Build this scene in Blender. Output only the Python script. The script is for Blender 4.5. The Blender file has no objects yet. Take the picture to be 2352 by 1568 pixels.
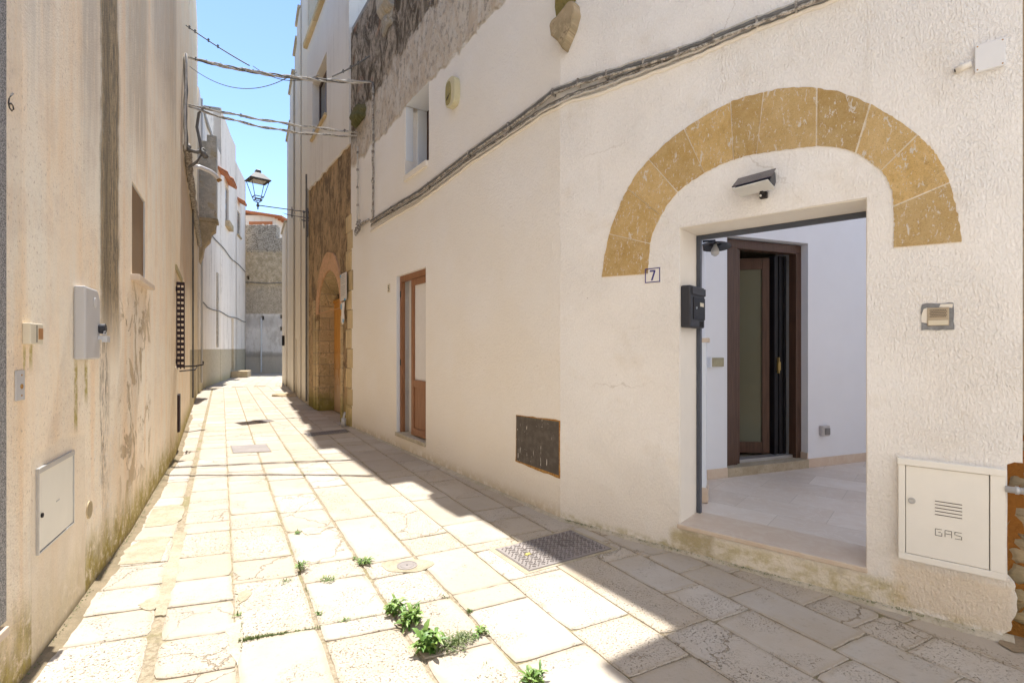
import bpy, bmesh, math, random
from mathutils import Vector, Matrix
from mathutils.geometry import tessellate_polygon
random.seed(7)
R = math.radians
SC = bpy.context.scene
COL = SC.collection
# ------------------------------------------------------------------ camera, sky, sun, exposure
F, CX, HY, EYE = 1150.0, 1176.0, 800.0, 1.45      # lens and horizon in units of a 2352 x 1568 picture
cd = bpy.data.cameras.new('camera'); cam = bpy.data.objects.new('camera', cd); COL.objects.link(cam)
cam.location = (0, 0, EYE); cam.rotation_euler = (R(90), 0, 0)
cd.sensor_width = 36.0; cd.lens = 36.0 * F / 2352.0; cd.shift_y = (HY - 784.0) / 2352.0
cd.clip_end = 2000; cd.clip_start = 0.05
SC.camera = cam
SUNV = Vector((-0.19, 0.42, 1.0)).normalized()
w = bpy.data.worlds.new('World'); SC.world = w; w.use_nodes = True
nt = w.node_tree; bg = nt.nodes['Background']
sk = nt.nodes.new('ShaderNodeTexSky'); sk.sky_type = 'NISHITA'; sk.sun_disc = False
sk.sun_elevation = math.asin(SUNV.z); sk.sun_rotation = math.atan2(SUNV.x, SUNV.y)
sk.air_density = 0.75; sk.dust_density = 0.0; sk.ozone_density = 1.5
nt.links.new(sk.outputs[0], bg.inputs[0]); bg.inputs[1].default_value = 0.078
ld = bpy.data.lights.new('sun', 'SUN'); ld.energy = 2.0; ld.angle = R(0.5); ld.color = (1.0, 0.965, 0.90)
lo = bpy.data.objects.new('sun', ld); COL.objects.link(lo); lo.location = (-5, 10, 30)
lo.rotation_euler = SUNV.to_track_quat('Z', 'Y').to_euler()
SC.view_settings.view_transform = 'Standard'; SC.view_settings.look = 'None'
SC.view_settings.gamma = 1.0; SC.view_settings.use_curve_mapping = False
SC.view_settings.exposure = 2.05
SC.cycles.max_bounces = 9; SC.cycles.diffuse_bounces = 8; SC.cycles.sample_clamp_indirect = 6.0
try: SC.cycles.use_denoising = True
except Exception: pass

# ------------------------------------------------------------------ shader helper
NT = None
def _s(a):
    return a.s if isinstance(a, X) else a
def _put(inp, a):
    a = _s(a)
    if isinstance(a, bpy.types.NodeSocket): NT.links.new(a, inp)
    elif isinstance(a, (tuple, list)):
        inp.default_value = tuple(a) + (1.0,) * (len(inp.default_value) - len(a))
    else:
        try: inp.default_value = a
        except Exception: inp.default_value = (a,) * len(inp.default_value)
def MA(op, *a, clamp=False):
    n = NT.nodes.new('ShaderNodeMath'); n.operation = op; n.use_clamp = clamp
    for i, x in enumerate(a): _put(n.inputs[i], x)
    return X(n.outputs[0])
class X:
    def __init__(self, s): self.s = s
    def __add__(a, b): return MA('ADD', a, b)
    __radd__ = __add__
    def __sub__(a, b): return MA('SUBTRACT', a, b)
    def __rsub__(a, b): return MA('SUBTRACT', b, a)
    def __mul__(a, b): return MA('MULTIPLY', a, b)
    __rmul__ = __mul__
    def __truediv__(a, b): return MA('DIVIDE', a, b)
    def c(a): return MA('ADD', a, 0.0, clamp=True)
def mx(a, b): return MA('MAXIMUM', a, b)
def mn(a, b): return MA('MINIMUM', a, b)
def ss(x, a, b):
    if a > b: return 1.0 - ss(x, b, a)
    n = NT.nodes.new('ShaderNodeMapRange'); n.interpolation_type = 'SMOOTHSTEP'
    _put(n.inputs['Value'], x); n.inputs['From Min'].default_value = a; n.inputs['From Max'].default_value = b
    return X(n.outputs[0])
def lerp(x, a, b):
    return x * (b - a) + a
def band(x, a, b, soft): return ss(x, a - soft, a + soft) * ss(x, b + soft, b - soft)
def scl(v, x, y, z=1.0):
    n = NT.nodes.new('ShaderNodeVectorMath'); n.operation = 'MULTIPLY'
    _put(n.inputs[0], v); n.inputs[1].default_value = (x, y, z); return X(n.outputs[0])
def off(v, x, y, z=0.0):
    n = NT.nodes.new('ShaderNodeVectorMath'); n.operation = 'ADD'
    _put(n.inputs[0], v); _put(n.inputs[1], (x, y, z)); return X(n.outputs[0])
def vadd(v, w_):
    n = NT.nodes.new('ShaderNodeVectorMath'); n.operation = 'ADD'
    _put(n.inputs[0], v); _put(n.inputs[1], w_); return X(n.outputs[0])
def noise(v, scale, detail=3.0, rough=0.55, dist=0.0, out=0):
    n = NT.nodes.new('ShaderNodeTexNoise'); _put(n.inputs['Vector'], v); n.inputs['Scale'].default_value = scale
    n.inputs['Detail'].default_value = detail; n.inputs['Roughness'].default_value = rough
    n.inputs['Distortion'].default_value = dist
    return X(n.outputs[out])
def voro(v, scale, feat='F1', out='Distance', rnd=1.0):
    n = NT.nodes.new('ShaderNodeTexVoronoi'); n.feature = feat; _put(n.inputs['Vector'], v)
    n.inputs['Scale'].default_value = scale; n.inputs['Randomness'].default_value = rnd
    return X(n.outputs[out])
def sep(v):
    n = NT.nodes.new('ShaderNodeSeparateXYZ'); _put(n.inputs[0], v)
    return X(n.outputs[0]), X(n.outputs[1]), X(n.outputs[2])
def comb(x, y, z=0.0):
    n = NT.nodes.new('ShaderNodeCombineXYZ'); _put(n.inputs[0], x); _put(n.inputs[1], y); _put(n.inputs[2], z)
    return X(n.outputs[0])
def mixc(f, a, b, mode='MIX'):
    n = NT.nodes.new('ShaderNodeMix'); n.data_type = 'RGBA'; n.blend_type = mode
    _put(n.inputs['Factor'], f); _put(n.inputs[6], a); _put(n.inputs[7], b); return X(n.outputs[2])
def mulc(c, f):  # scale a colour by a factor
    n = NT.nodes.new('ShaderNodeVectorMath'); n.operation = 'SCALE'; _put(n.inputs[0], c); _put(n.inputs['Scale'], f)
    return X(n.outputs[0])
def UV():
    n = NT.nodes.new('ShaderNodeUVMap'); n.uv_map = 'sz'; return X(n.outputs[0])
def OBJ():
    return X(NT.nodes.new('ShaderNodeTexCoord').outputs['Object'])
def ATT(name):
    n = NT.nodes.new('ShaderNodeAttribute'); n.attribute_name = name; return X(n.outputs['Color'])
MATC = {}
def material(name, fn):
    global NT
    if name in MATC: return MATC[name]
    m = bpy.data.materials.new(name); m.use_nodes = True; NT = m.node_tree
    b = NT.nodes['Principled BSDF']
    d = fn()
    _put(b.inputs['Base Color'], d['c']); _put(b.inputs['Roughness'], d.get('r', 0.85))
    b.inputs['Specular IOR Level'].default_value = d.get('spec', 0.25)
    if 'm' in d: _put(b.inputs['Metallic'], d['m'])
    if 'tr' in d: b.inputs['Transmission Weight'].default_value = d['tr']
    if 'sub' in d: b.inputs['Subsurface Weight'].default_value = d['sub']
    if 'h' in d:
        n = NT.nodes.new('ShaderNodeBump'); n.inputs['Strength'].default_value = d.get('hs', 1.0)
        n.inputs['Distance'].default_value = d.get('hd', 0.01); _put(n.inputs['Height'], d['h'])
        NT.links.new(n.outputs[0], b.inputs['Normal'])
    MATC[name] = m
    return m
def flat(name, c, r=0.6, m=0.0, var=0.12, sc_=30.0, bump=0.0005, spec=0.3):
    def f():
        o = OBJ(); n1 = noise(o, sc_, 4, 0.6); n2 = noise(o, sc_ * 0.15, 2)
        k = lerp(n1, 1 - var, 1 + var) * lerp(n2, 1 - var, 1 + var)
        return dict(c=mulc(c, k), r=lerp(n1, r - 0.08, r + 0.08), m=m, h=n1, hd=bump, spec=spec)
    return material(name, f)

# ------------------------------------------------------------------ mesh helper
MATS = {}
def ident(): return Matrix.Identity(4)
def root(name, label, cat, loc=(0, 0, 0), rz=0.0, group=None):
    o = bpy.data.objects.new(name, None); COL.objects.link(o)
    o.location = loc; o.rotation_euler = (0, 0, rz); o.empty_display_size = 0.1
    o['label'] = label; o['category'] = cat
    if group: o['group'] = group
    MATS[o.name] = Matrix.Translation(loc) @ Matrix.Rotation(rz, 4, 'Z')
    return o
class MB:
    def __init__(s): s.v = []; s.f = []; s.uv = []; s.col = []; s.curcol = None
    def add(s, pts, uv=None):
        b = len(s.v); s.v += [Vector(p) for p in pts]; s.f.append(list(range(b, b + len(pts))))
        s.uv.append(uv); s.col.append(s.curcol)
    def fac(s, idx, uv=None):
        s.f.append(list(idx)); s.uv.append(uv); s.col.append(s.curcol)
    def box(s, x0, x1, y0, y1, z0, z1, M=None):
        p = [Vector((x, y, z)) for z in (z0, z1) for y in (y0, y1) for x in (x0, x1)]
        if M: p = [M @ q for q in p]
        b = len(s.v); s.v += p
        for q in ((0, 1, 5, 4), (1, 3, 7, 5), (3, 2, 6, 7), (2, 0, 4, 6), (4, 5, 7, 6), (0, 2, 3, 1)):
            s.fac([b + i for i in q])
        return s
    def prism(s, out, y0, y1, M=None, holes=(), axis='y', uvf=None):
        """outline in (x,z) extruded along y; holes are outlines too"""
        def mk(a, b_, t):
            p = Vector((a, t, b_)) if axis == 'y' else Vector((a, b_, t))
            return (M @ p) if M else p
        loops = [list(out)] + [list(h) for h in holes]
        tris = tessellate_polygon([[Vector((a, b_, 0)) for a, b_ in l] for l in loops])
        flatl = [q for l in loops for q in l]
        b = len(s.v)
        s.v += [mk(a, c, y0) for a, c in flatl]; s.v += [mk(a, c, y1) for a, c in flatl]; n = len(flatl)
        for t in tris:
            s.fac([b + i for i in t], [flatl[i] for i in t]); s.fac([b + n + i for i in t], [flatl[i] for i in t])
        k = 0
        for l in loops:
            for i in range(len(l)):
                j = (i + 1) % len(l); d = abs(y1 - y0)
                a0, a1 = l[i], l[j]
                if abs(a0[0] - a1[0]) > abs(a0[1] - a1[1]): u = [a0, a1, (a1[0], a1[1] + d), (a0[0], a0[1] + d)]
                else: u = [a0, a1, (a1[0] + d, a1[1]), (a0[0] + d, a0[1])]
                s.fac([b + k + i, b + k + j, b + n + k + j, b + n + k + i], u)
            k += len(l)
        return s
    def tube(s, path, r, n=7, caps=True, rr=None):
        path = [Vector(p) for p in path]; rings = []
        for i, p in enumerate(path):
            t = (path[min(i + 1, len(path) - 1)] - path[max(i - 1, 0)])
            if t.length < 1e-9: t = Vector((0, 0, 1))
            t.normalize()
            a = t.cross(Vector((0, 0, 1)) if abs(t.z) < 0.9 else Vector((1, 0, 0))).normalized(); c = t.cross(a)
            q = rr[i] if rr else r; b = len(s.v)
            for k in range(n):
                g = 2 * math.pi * k / n; s.v.append(p + a * (q * math.cos(g)) + c * (q * math.sin(g)))
            rings.append(b)
        for a, b in zip(rings, rings[1:]):
            for k in range(n): s.fac([a + k, a + (k + 1) % n, b + (k + 1) % n, b + k])
        if caps:
            s.fac([rings[0] + k for k in range(n)]); s.fac([rings[-1] + k for k in range(n)][::-1])
        return s
    def lathe(s, prof, n=20, M=None, cap=True):
        rings = []
        for r, z in prof:
            b = len(s.v)
            for k in range(n):
                g = 2 * math.pi * (k + 0.5) / n; p = Vector((r * math.cos(g), r * math.sin(g), z)); s.v.append(M @ p if M else p)
            rings.append(b)
        for a, b in zip(rings, rings[1:]):
            for k in range(n): s.fac([a + k, a + (k + 1) % n, b + (k + 1) % n, b + k])
        if cap:
            s.fac([rings[0] + k for k in range(n)][::-1]); s.fac([rings[-1] + k for k in range(n)])
        return s
    def build(s, name, mat, parent=None, world=False, bevel=0, smooth=False, label=None, normals=True, disp=0, sub=0):
        me = bpy.data.meshes.new(name)
        T = ident()
        if world and parent is not None: T = MATS[parent.name].inverted()
        me.from_pydata([tuple(T @ p) for p in s.v], [], s.f)
        if any(u is not None for u in s.uv):
            l = me.uv_layers.new(name='sz'); i = 0
            for f, u in zip(me.polygons, s.uv):
                for k in range(f.loop_total):
                    if u is not None: l.data[f.loop_start + k].uv = u[k]
        if any(c is not None for c in s.col):
            ca = me.color_attributes.new('tint', 'FLOAT_COLOR', 'CORNER')
            for f, c in zip(me.polygons, s.col):
                for k in range(f.loop_total): ca.data[f.loop_start + k].color = (c or (0.5, 0.5, 0.5)) + (1.0,)
        if normals:
            bm = bmesh.new(); bm.from_mesh(me); bmesh.ops.recalc_face_normals(bm, faces=bm.faces); bm.to_mesh(me); bm.free()
        me.materials.append(mat)
        if smooth:
            for f in me.polygons: f.use_smooth = True
        o = bpy.data.objects.new(name, me); COL.objects.link(o)
        if parent is not None: o.parent = parent; MATS[o.name] = MATS[parent.name]
        else: MATS[o.name] = ident()
        if bevel:
            b = o.modifiers.new('bevel', 'BEVEL'); b.width = bevel; b.segments = 2; b.limit_method = 'ANGLE'; b.angle_limit = R(40)
        if label: o['label'] = label
        return o
def tag(o, label, cat, group=None, kind=None):
    if label: o['label'] = label
    if cat: o['category'] = cat
    if group: o['group'] = group
    if kind: o['kind'] = kind
    return o
# ------------------------------------------------------------------ plan of the street
def G(px, py):
    y = F * EYE / (py - HY); return ((px - CX) / F * y, y)
class Wall:
    """facade line, points left to right as seen from the street"""
    def __init__(s, pts):
        s.p = [Vector(q) for q in pts]; s.cum = [0.0]
        for a, b in zip(s.p, s.p[1:]): s.cum.append(s.cum[-1] + (b - a).length)
        s.len = s.cum[-1]
    def seg(s, t):
        for i in range(len(s.p) - 1):
            if t <= s.cum[i + 1] or i == len(s.p) - 2: return i
    def tan(s, t):
        i = s.seg(t); return (s.p[i + 1] - s.p[i]).normalized()
    def nrm(s, t):
        a = s.tan(t)
        for i in range(1, len(s.cum) - 1):
            if abs(t - s.cum[i]) < 1e-5:
                a = ((s.p[i + 1] - s.p[i]).normalized() + (s.p[i] - s.p[i - 1]).normalized()).normalized()
        return Vector((a.y, -a.x))
    def P(s, t, z, out=0.0):
        i = s.seg(t); q = s.p[i] + (s.p[i + 1] - s.p[i]).normalized() * (t - s.cum[i]) + s.nrm(t) * out
        return Vector((q.x, q.y, z))
    def hit(s, px, out=0.0):
        k = (px - CX) / F; best = None
        for i in range(len(s.p) - 1):
            a = s.p[i]; d = (s.p[i + 1] - a).normalized(); n = Vector((d.y, -d.x)); a = a + n * out
            den = d.x - k * d.y
            if abs(den) < 1e-9: continue
            t = (k * a.y - a.x) / den; L = s.cum[i + 1] - s.cum[i]; y = a.y + d.y * t
            over = max(-t, t - L, 0)
            if y > 0.1 and (best is None or over < best[0] - 1e-6): best = (over, s.cum[i] + t, y)
        return best[1], best[2]
    def sz(s, px, py, out=0.0):
        t, y = s.hit(px, out); return t, EYE - (py - HY) / F * y
    def rz(s, t):
        a = s.tan(t); return math.atan2(a.y, a.x)
    def panel(s, mb, s0, s1, z0, z1, th=0.35, holes=(), out=0.0, jitter=None):
        ss_ = {s0, s1} | {c for c in s.cum if s0 < c < s1}; zz = {z0, z1}
        for h in holes: ss_ |= {h[0], h[1]}; zz |= {h[2], h[3]}
        S = sorted(ss_); Z = sorted(zz)
        inh = lambda a, b: any(h[0] < a < h[1] and h[2] < b < h[3] for h in holes)
        E = set()
        n = (len(S) - 1, len(Z) - 1)
        full = lambda i, j: 0 <= i < n[0] and 0 <= j < n[1] and not inh((S[i] + S[i + 1]) / 2, (Z[j] + Z[j + 1]) / 2)
        P = s.P; o2 = out - th
        for i in range(n[0]):
            for j in range(n[1]):
                if not full(i, j): continue
                a, b, c, d = S[i], S[i + 1], Z[j], Z[j + 1]
                mb.add([P(a, c, out), P(b, c, out), P(b, d, out), P(a, d, out)], [(a, c), (b, c), (b, d), (a, d)])
                mb.add([P(a, c, o2), P(a, d, o2), P(b, d, o2), P(b, c, o2)], [(a, c), (a, d), (b, d), (b, c)])
                if not full(i - 1, j): mb.add([P(a, c, out), P(a, d, out), P(a, d, o2), P(a, c, o2)], [(a, c), (a, d), (a + th, d), (a + th, c)])
                if not full(i + 1, j): mb.add([P(b, c, out), P(b, c, o2), P(b, d, o2), P(b, d, out)], [(b, c), (b + th, c), (b + th, d), (b, d)])
                if not full(i, j - 1): mb.add([P(a, c, out), P(a, c, o2), P(b, c, o2), P(b, c, out)], [(a, c), (a, c + th), (b, c + th), (b, c)])
                if not full(i, j + 1): mb.add([P(a, d, out), P(b, d, out), P(b, d, o2), P(a, d, o2)], [(a, d), (b, d), (b, d + th), (a, d + th)])
        return mb
    def poly(s, mb, outline, th, holes=(), out=0.0):
        """planar wall only: outline in (s,z)"""
        a = s.rz(0.01); M = Matrix.Translation((s.p[0].x, s.p[0].y, 0)) @ Matrix.Rotation(a, 4, 'Z')
        return mb.prism(outline, -out, th - out, M, holes)
    def frame(s, px, py, out=0.0):
        t, z = s.sz(px, py, out); return s.P(t, z, out), s.rz(t), t, z
A0 = Vector((0.41, 4.248)); dA = Vector((-0.678, 1.0)); dB = Vector((1.17, -1.0))
def onA(px):
    k = (px - CX) / F; y = (A0.x + 0.678 * A0.y) / (k + 0.678); return (k * y, y)
cornAC = onA(806)
cornCD = G(709, 931)
cornAB = (0.41, 4.248)
WA = Wall([cornAC, cornAB])
def onB(px):
    k = (px - CX) / F; y = (0.41 + 1.17 * 4.248) / (k + 1.17); return (k * y, y)
WB = Wall([cornAB, (0.41 + 1.17 * 3.7, 4.248 - 3.7)])
WC = Wall([cornCD, cornAC])
WD = Wall([G(651, 878), G(657, 884), G(689, 915), cornCD])
WL1 = Wall([(-0.9, -3.0), (-1.277, 0.2), (-1.70, 1.19), G(51, 1568), G(165, 1412), G(235, 1315), G(301, 1224), G(350, 1138), G(403, 1051), G(436, 953)])
WL2 = Wall([G(436, 953), G(448, 921), G(454, 904)])
WL3 = Wall([G(456, 903), G(474, 889), G(531, 867), G(564, 857)])
WF = Wall([(-18.5, 29.6), (-11.0, 29.9)])
WBK = Wall([(1.85, 4.79), (6.05, 6.39)])      # back wall of the courtyard
WLW = Wall([(1.44, 3.86), (1.85, 4.79)])      # left wall of the courtyard
WRW = Wall([(6.05, 6.39), (4.9, 1.3)])
# ------------------------------------------------------------------ materials
def rect(s, z, a, b, c, d, soft): return band(s, a, b, soft) * band(z, c, d, soft)
def stucco_b():
    uv = UV(); s, z, _ = sep(uv)
    fine = noise(scl(uv, 88, 62), 1.0, 3, 0.6, 0.6); mid = noise(scl(uv, 9, 5), 1.0, 3, 0.6); big = noise(uv, 1.1, 4, 0.55)
    comb_ = noise(scl(uv, 105, 24), 1.0, 2, 0.5)
    rg = noise(uv, 1.4, 3, 0.6, 0.5); h = (fine * 0.7 + comb_ * 0.35) * lerp(ss(rg, 0.38, 0.62), 0.65, 1.15) + mid * 0.5
    crk = voro(vadd(uv, scl(noise(uv, 4, 4, 0.7, 0, 1), 0.25, 0.25, 0)), 0.55, 'DISTANCE_TO_EDGE'); crk = ss(crk, 0.0035, 0.001) * ss(noise(uv, 0.9, 2), 0.50, 0.60)
    c = mixc(ss(big, 0.35, 0.7), (0.885, 0.85, 0.81), (0.905, 0.885, 0.865))
    c = mixc(ss(noise(uv, 2.3, 4, 0.65), 0.52, 0.75) * 0.35, c, (0.74, 0.66, 0.55))
    low = ss(z + noise(uv, 2.0, 3) * 0.5, 1.3, 0.35)
    c = mixc(low * 0.2, c, (0.77, 0.68, 0.55))  # warm floor bounce tinted into the lower wall colour
    # moss and damp along the foot, mostly under the doorway
    sd, _z = WB.sz(1560, 1230); se, _z = WB.sz(2000, 1330)
    m = noise(scl(uv, 9, 14), 1.0, 5, 0.7)
    base = ss(z + (noise(uv, 7, 3) - 0.5) * 0.12, 0.09, 0.005) * ss(m, 0.40, 0.62)
    sill = rect(s, z + (m - 0.5) * 0.12, sd - 0.06, se + 0.16, -0.3, 0.155, 0.03)
    pat = ss(m + noise(uv, 1.7, 2) * 0.35, 0.56, 0.80)
    drip = rect(s, z + (m - 0.5) * 0.1, sd + 0.01, sd + 0.24, -0.2, 0.18, 0.025) * ss(m, 0.2, 0.55)
    c = mixc(mx(base, sill * pat) * 0.75, c, (0.42, 0.36, 0.13))
    c = mixc(drip * 0.6, c, (0.30, 0.24, 0.11))
    c = mixc(sill * 0.35, c, (0.74, 0.63, 0.42))
    # rust and damp under the gas cabinet, bare line round the cover plate
    a, _z = WB.sz(2064, 1300); b, _z = WB.sz(2311, 1300)
    c = mixc(rect(s, z + (m - 0.5) * 0.1, a - 0.02, b + 0.03, 0.03, 0.27, 0.03) * 0.45, c, (0.72, 0.56, 0.36))
    spots = ss(voro(uv, 5.0), 0.035, 0.015) * ss(noise(uv, 3, 2), 0.5, 0.6)
    c = mixc(spots * 0.6, c, (0.35, 0.28, 0.22))
    c = mixc(crk * 0.3, c, (0.45, 0.38, 0.30))
    c = mixc(ss(noise(scl(uv, 6, 0.5), 1.0, 4, 0.7), 0.60, 0.72) * ss(z, 0.8, 2.5) * 0.22, c, (0.62, 0.56, 0.48))
    c = mulc(c, lerp(fine, 0.86, 1.09))
    return dict(c=c, r=0.92, h=h, hd=0.0145, hs=1.0, spec=0.15)
def stucco_a():
    uv = UV(); s, z, _ = sep(uv)
    fine = noise(scl(uv, 75, 45), 1.0, 3, 0.6, 0.5); mid = noise(scl(uv, 11, 7), 1.0, 3, 0.6); big = noise(uv, 0.9, 4, 0.55)
    h = fine * 0.6 + mid * 0.45
    c = mixc(ss(big, 0.35, 0.7), (0.89, 0.855, 0.805), (0.905, 0.885, 0.865))
    c = mixc(ss(z + big * 0.8, 3.0, 0.4) * 0.3, c, (0.78, 0.67, 0.51))  # beige bounce light from the ground painted into the lower wall
    m = noise(scl(uv, 7, 5), 1.0, 5, 0.7)
    c = mixc(ss(z + (m - 0.5) * 0.25, 0.16, 0.0) * ss(m, 0.35, 0.6) * 0.7, c, (0.50, 0.40, 0.22))
    c = mulc(c, lerp(fine, 0.94, 1.05))
    # weathered bare stone above: boundaries are straight raking lines
    def rake(p, q, n_amp, soft):
        (s1, z1), (s2, z2) = WA.sz(*p), WA.sz(*q); k = (z2 - z1) / (s2 - s1)
        d = (z - z1) - (s - s1) * k
        d = d + (noise(scl(uv, 3, 3), 1.0, 5, 0.65) - 0.5) * n_amp
        return ss(d, -soft, soft)
    g = noise(scl(uv, 3.2, 1.7), 1.0, 6, 0.75, 1.2); g2 = noise(scl(uv, 11, 7), 1.0, 5, 0.8)
    peel = rake((868, 318), (1129, 34), 0.35, 0.04)
    dark = rake((850, 232), (997, 2), 0.9, 0.08)
    left = ss(s + (g - 0.5) * 0.5, WA.sz(846, 300)[0] + 0.04, WA.sz(830, 300)[0] - 0.1) * ss(z + (g2 - 0.5) * 0.5, 5.0, 5.4)
    pinkc = mixc(ss(g, 0.42, 0.60), (0.78, 0.71, 0.62), (0.66, 0.55, 0.43))
    pinkc = mixc(ss(g2, 0.50, 0.62) * 0.85, pinkc, (0.36, 0.30, 0.25))
    pinkc = mixc(ss(noise(scl(uv, 5, 2), 1.0, 5, 0.7), 0.55, 0.62) * 0.6, pinkc, (0.84, 0.80, 0.74))
    c = mixc(peel * 0.9, c, pinkc)
    dk = mixc(ss(g, 0.40, 0.58), (0.15, 0.12, 0.085), (0.64, 0.54, 0.43))
    dk = mixc(ss(g2, 0.45, 0.65) * 0.75, dk, (0.16, 0.13, 0.10))
    brick = ss(noise(uv, 1.9, 2), 0.58, 0.66) * ss(z, 5.6, 5.9)
    dk = mixc(brick * 0.5, dk, (0.45, 0.24, 0.15))
    c = mixc(mx(dark, left), c, dk)
    rockh = (g * 4.0 + g2 * 2.0) * mx(peel * 0.6, dark)
    h = h + rockh * 2.0
    return dict(c=c, r=0.93, h=h, hd=0.019, hs=1.0, spec=0.12)
def peach():
    uv = UV(); s, z, _ = sep(uv)
    W = WL1.hit
    sx = lambda px: W(px)[0]
    zz = lambda px, py: WL1.sz(px, py)[1]
    fine = noise(uv, 85, 3, 0.65); n1 = noise(uv, 1.3, 4, 0.55); v1 = noise(scl(uv, 5.0, 0.45), 1.0, 5, 0.65); v2 = noise(scl(uv, 16, 1.1), 1.0, 5, 0.7)
    g = noise(uv, 14, 5, 0.75)
    c = mixc(ss(n1, 0.32, 0.68), (0.95, 0.80, 0.615), (0.95, 0.86, 0.71))
    c = mixc(ss(v1, 0.48, 0.68) * 0.60, c, (0.93, 0.69, 0.44))
    c = mixc(ss(noise(uv, 3.1, 5, 0.7), 0.50, 0.62) * 0.28, c, (0.74, 0.60, 0.47))
    c = mixc(ss(v1, 0.50, 0.36) * 0.45, c, (0.90, 0.84, 0.72))
    # distant part is ochre with rain runs
    far = ss(s, sx(370), sx(395))
    c = mixc(far * ss(v2, 0.46, 0.68) * 0.45, c, (0.55, 0.42, 0.26))
    c = mixc(far * 0.25, c, (0.80, 0.62, 0.36))
    wob = (v2 - 0.5) * 0.22
    # grey rain runs high up
    def run(pa, pb, z0, soft, col_, k, base=None):
        nonlocal c
        lo_ = ss(z + (v2 - 0.5) * 1.2, z0 - 0.35, z0 + 0.5)
        mk = band(s + wob * 0.45, sx(pa), sx(pb), soft) * lo_ * ss(v2 + g * 0.5, 0.42, 0.80)
        c = mixc(mk * k, c, col_)
    run(186, 228, zz(200, 330), 0.08, (0.45, 0.38, 0.31), 0.55)
    run(296, 338, zz(310, 330), 0.16, (0.38, 0.32, 0.25), 0.6)
    run(352, 405, zz(370, 200), 0.2, (0.46, 0.38, 0.30), 0.5)
    run(60, 120, zz(90, 150), 0.06, (0.50, 0.42, 0.35), 0.45)
    # the broad black streak
    top = ss(z, 1.0, 1.7); g9 = noise(scl(uv, 38, 9), 1.0, 6, 0.8); v3 = noise(scl(uv, 22, 2.2), 1.0, 5, 0.75); lf = noise(uv, 1.7, 4, 0.6); core = band(s + wob * 0.6 + (g9 - 0.5) * 0.10 + (lf - 0.5) * 0.22, sx(234), sx(272), 0.12); core2 = band(s + wob * 0.5, sx(239), sx(252), 0.05)
    edge = (ss(core * lerp(g9, 0.35, 1.6) * lerp(v3, 0.6, 1.4), 0.10, 0.60) * lerp(v3, 0.8, 1.15)).c()
    st = edge * ss(z, zz(250, 880), zz(250, 640))
    c = mixc(st * 0.93, c, mixc(ss(g9 + (v3 - 0.5) * 0.9, 0.35, 0.65), (0.085, 0.065, 0.035), (0.42, 0.31, 0.17)))
    c = mixc(core2 * st * 0.5 * ss(g9, 0.35, 0.6), c, (0.06, 0.05, 0.035))
    lowst = band(s + wob * 0.9 + (g9 - 0.5) * 0.08, sx(231), sx(250), 0.04) * band(z, zz(240, 1150), zz(240, 760), 0.15) * ss(g9 + (v3 - 0.5) * 0.8, 0.42, 0.66)
    c = mixc(lowst * 0.85, c, (0.18, 0.14, 0.10))
    white = band(s + wob * 0.3, sx(214), sx(262), 0.03) * band(z, zz(240, 1260), zz(240, 980), 0.15) * ss(g, 0.52, 0.60)
    c = mixc(white * 0.55, c, (0.82, 0.77, 0.70))
    # peeled paint below the small window
    pl = ss(noise(scl(uv, 3.4, 2.2), 1.0, 6, 0.72, 1.0), 0.53, 0.56) * band(s, sx(276), sx(345), 0.10) * band(z, zz(300, 1120), zz(300, 650), 0.1)
    c = mixc(pl * 0.8, c, (0.56, 0.43, 0.27))
    # algae below boxes
    def algae(pa, pb, ya, yb, px):
        nonlocal c
        mk = band(s + wob * 0.06, sx(pa), sx(pb), 0.008) * band(z + (v2 - 0.5) * 0.2, zz(px, yb), zz(px, ya), 0.05)
        c = mixc(mk * ss(g, 0.3, 0.6) * 0.85, c, (0.38, 0.31, 0.05))
    algae(170, 178, 836, 985, 176); algae(194, 201, 836, 925, 198); algae(53, 59, 790, 860, 55); algae(67, 74, 790, 850, 70)
    # fresh render patch round the metal door
    pt = band(s + (n1 - 0.5) * 0.06, sx(72), sx(196), 0.008) * band(z + (n1 - 0.5) * 0.2, -1.0, zz(120, 1030), 0.02)
    c = mixc(pt * 0.7, c, (0.76, 0.67, 0.54))
    # damp foot
    m = noise(scl(uv, 7, 3), 1.0, 5, 0.7)
    ft = ss(z + (m - 0.5) * 0.6, 0.46, 0.04)
    c = mixc(ft * ss(g, 0.28, 0.52) * 0.95 * lerp(pt, 1.0, 0.35), c, mixc(ss(g9, 0.4, 0.6), (0.40, 0.32, 0.06), (0.26, 0.20, 0.05)))
    c = mixc(ss(z + (m - 0.5) * 0.06, 0.07, 0.0) * 0.9, c, (0.20, 0.16, 0.10))
    c = mixc(ss(noise(scl(uv, 60, 40), 1.0, 4, 0.75), 0.56, 0.66) * ss(noise(uv, 1.6, 3), 0.38, 0.56) * 0.7, c, (0.50, 0.38, 0.28))
    c = mulc(c, lerp(fine, 0.86, 1.10) * lerp(g, 0.93, 1.05))
    h = fine * lerp(pt, 1.0, 0.25) + st * g * 0.8 + g * 0.3 - pl * 1.2
    return dict(c=c, r=0.93, h=h, hd=0.011, hs=0.9, spec=0.12)
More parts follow.
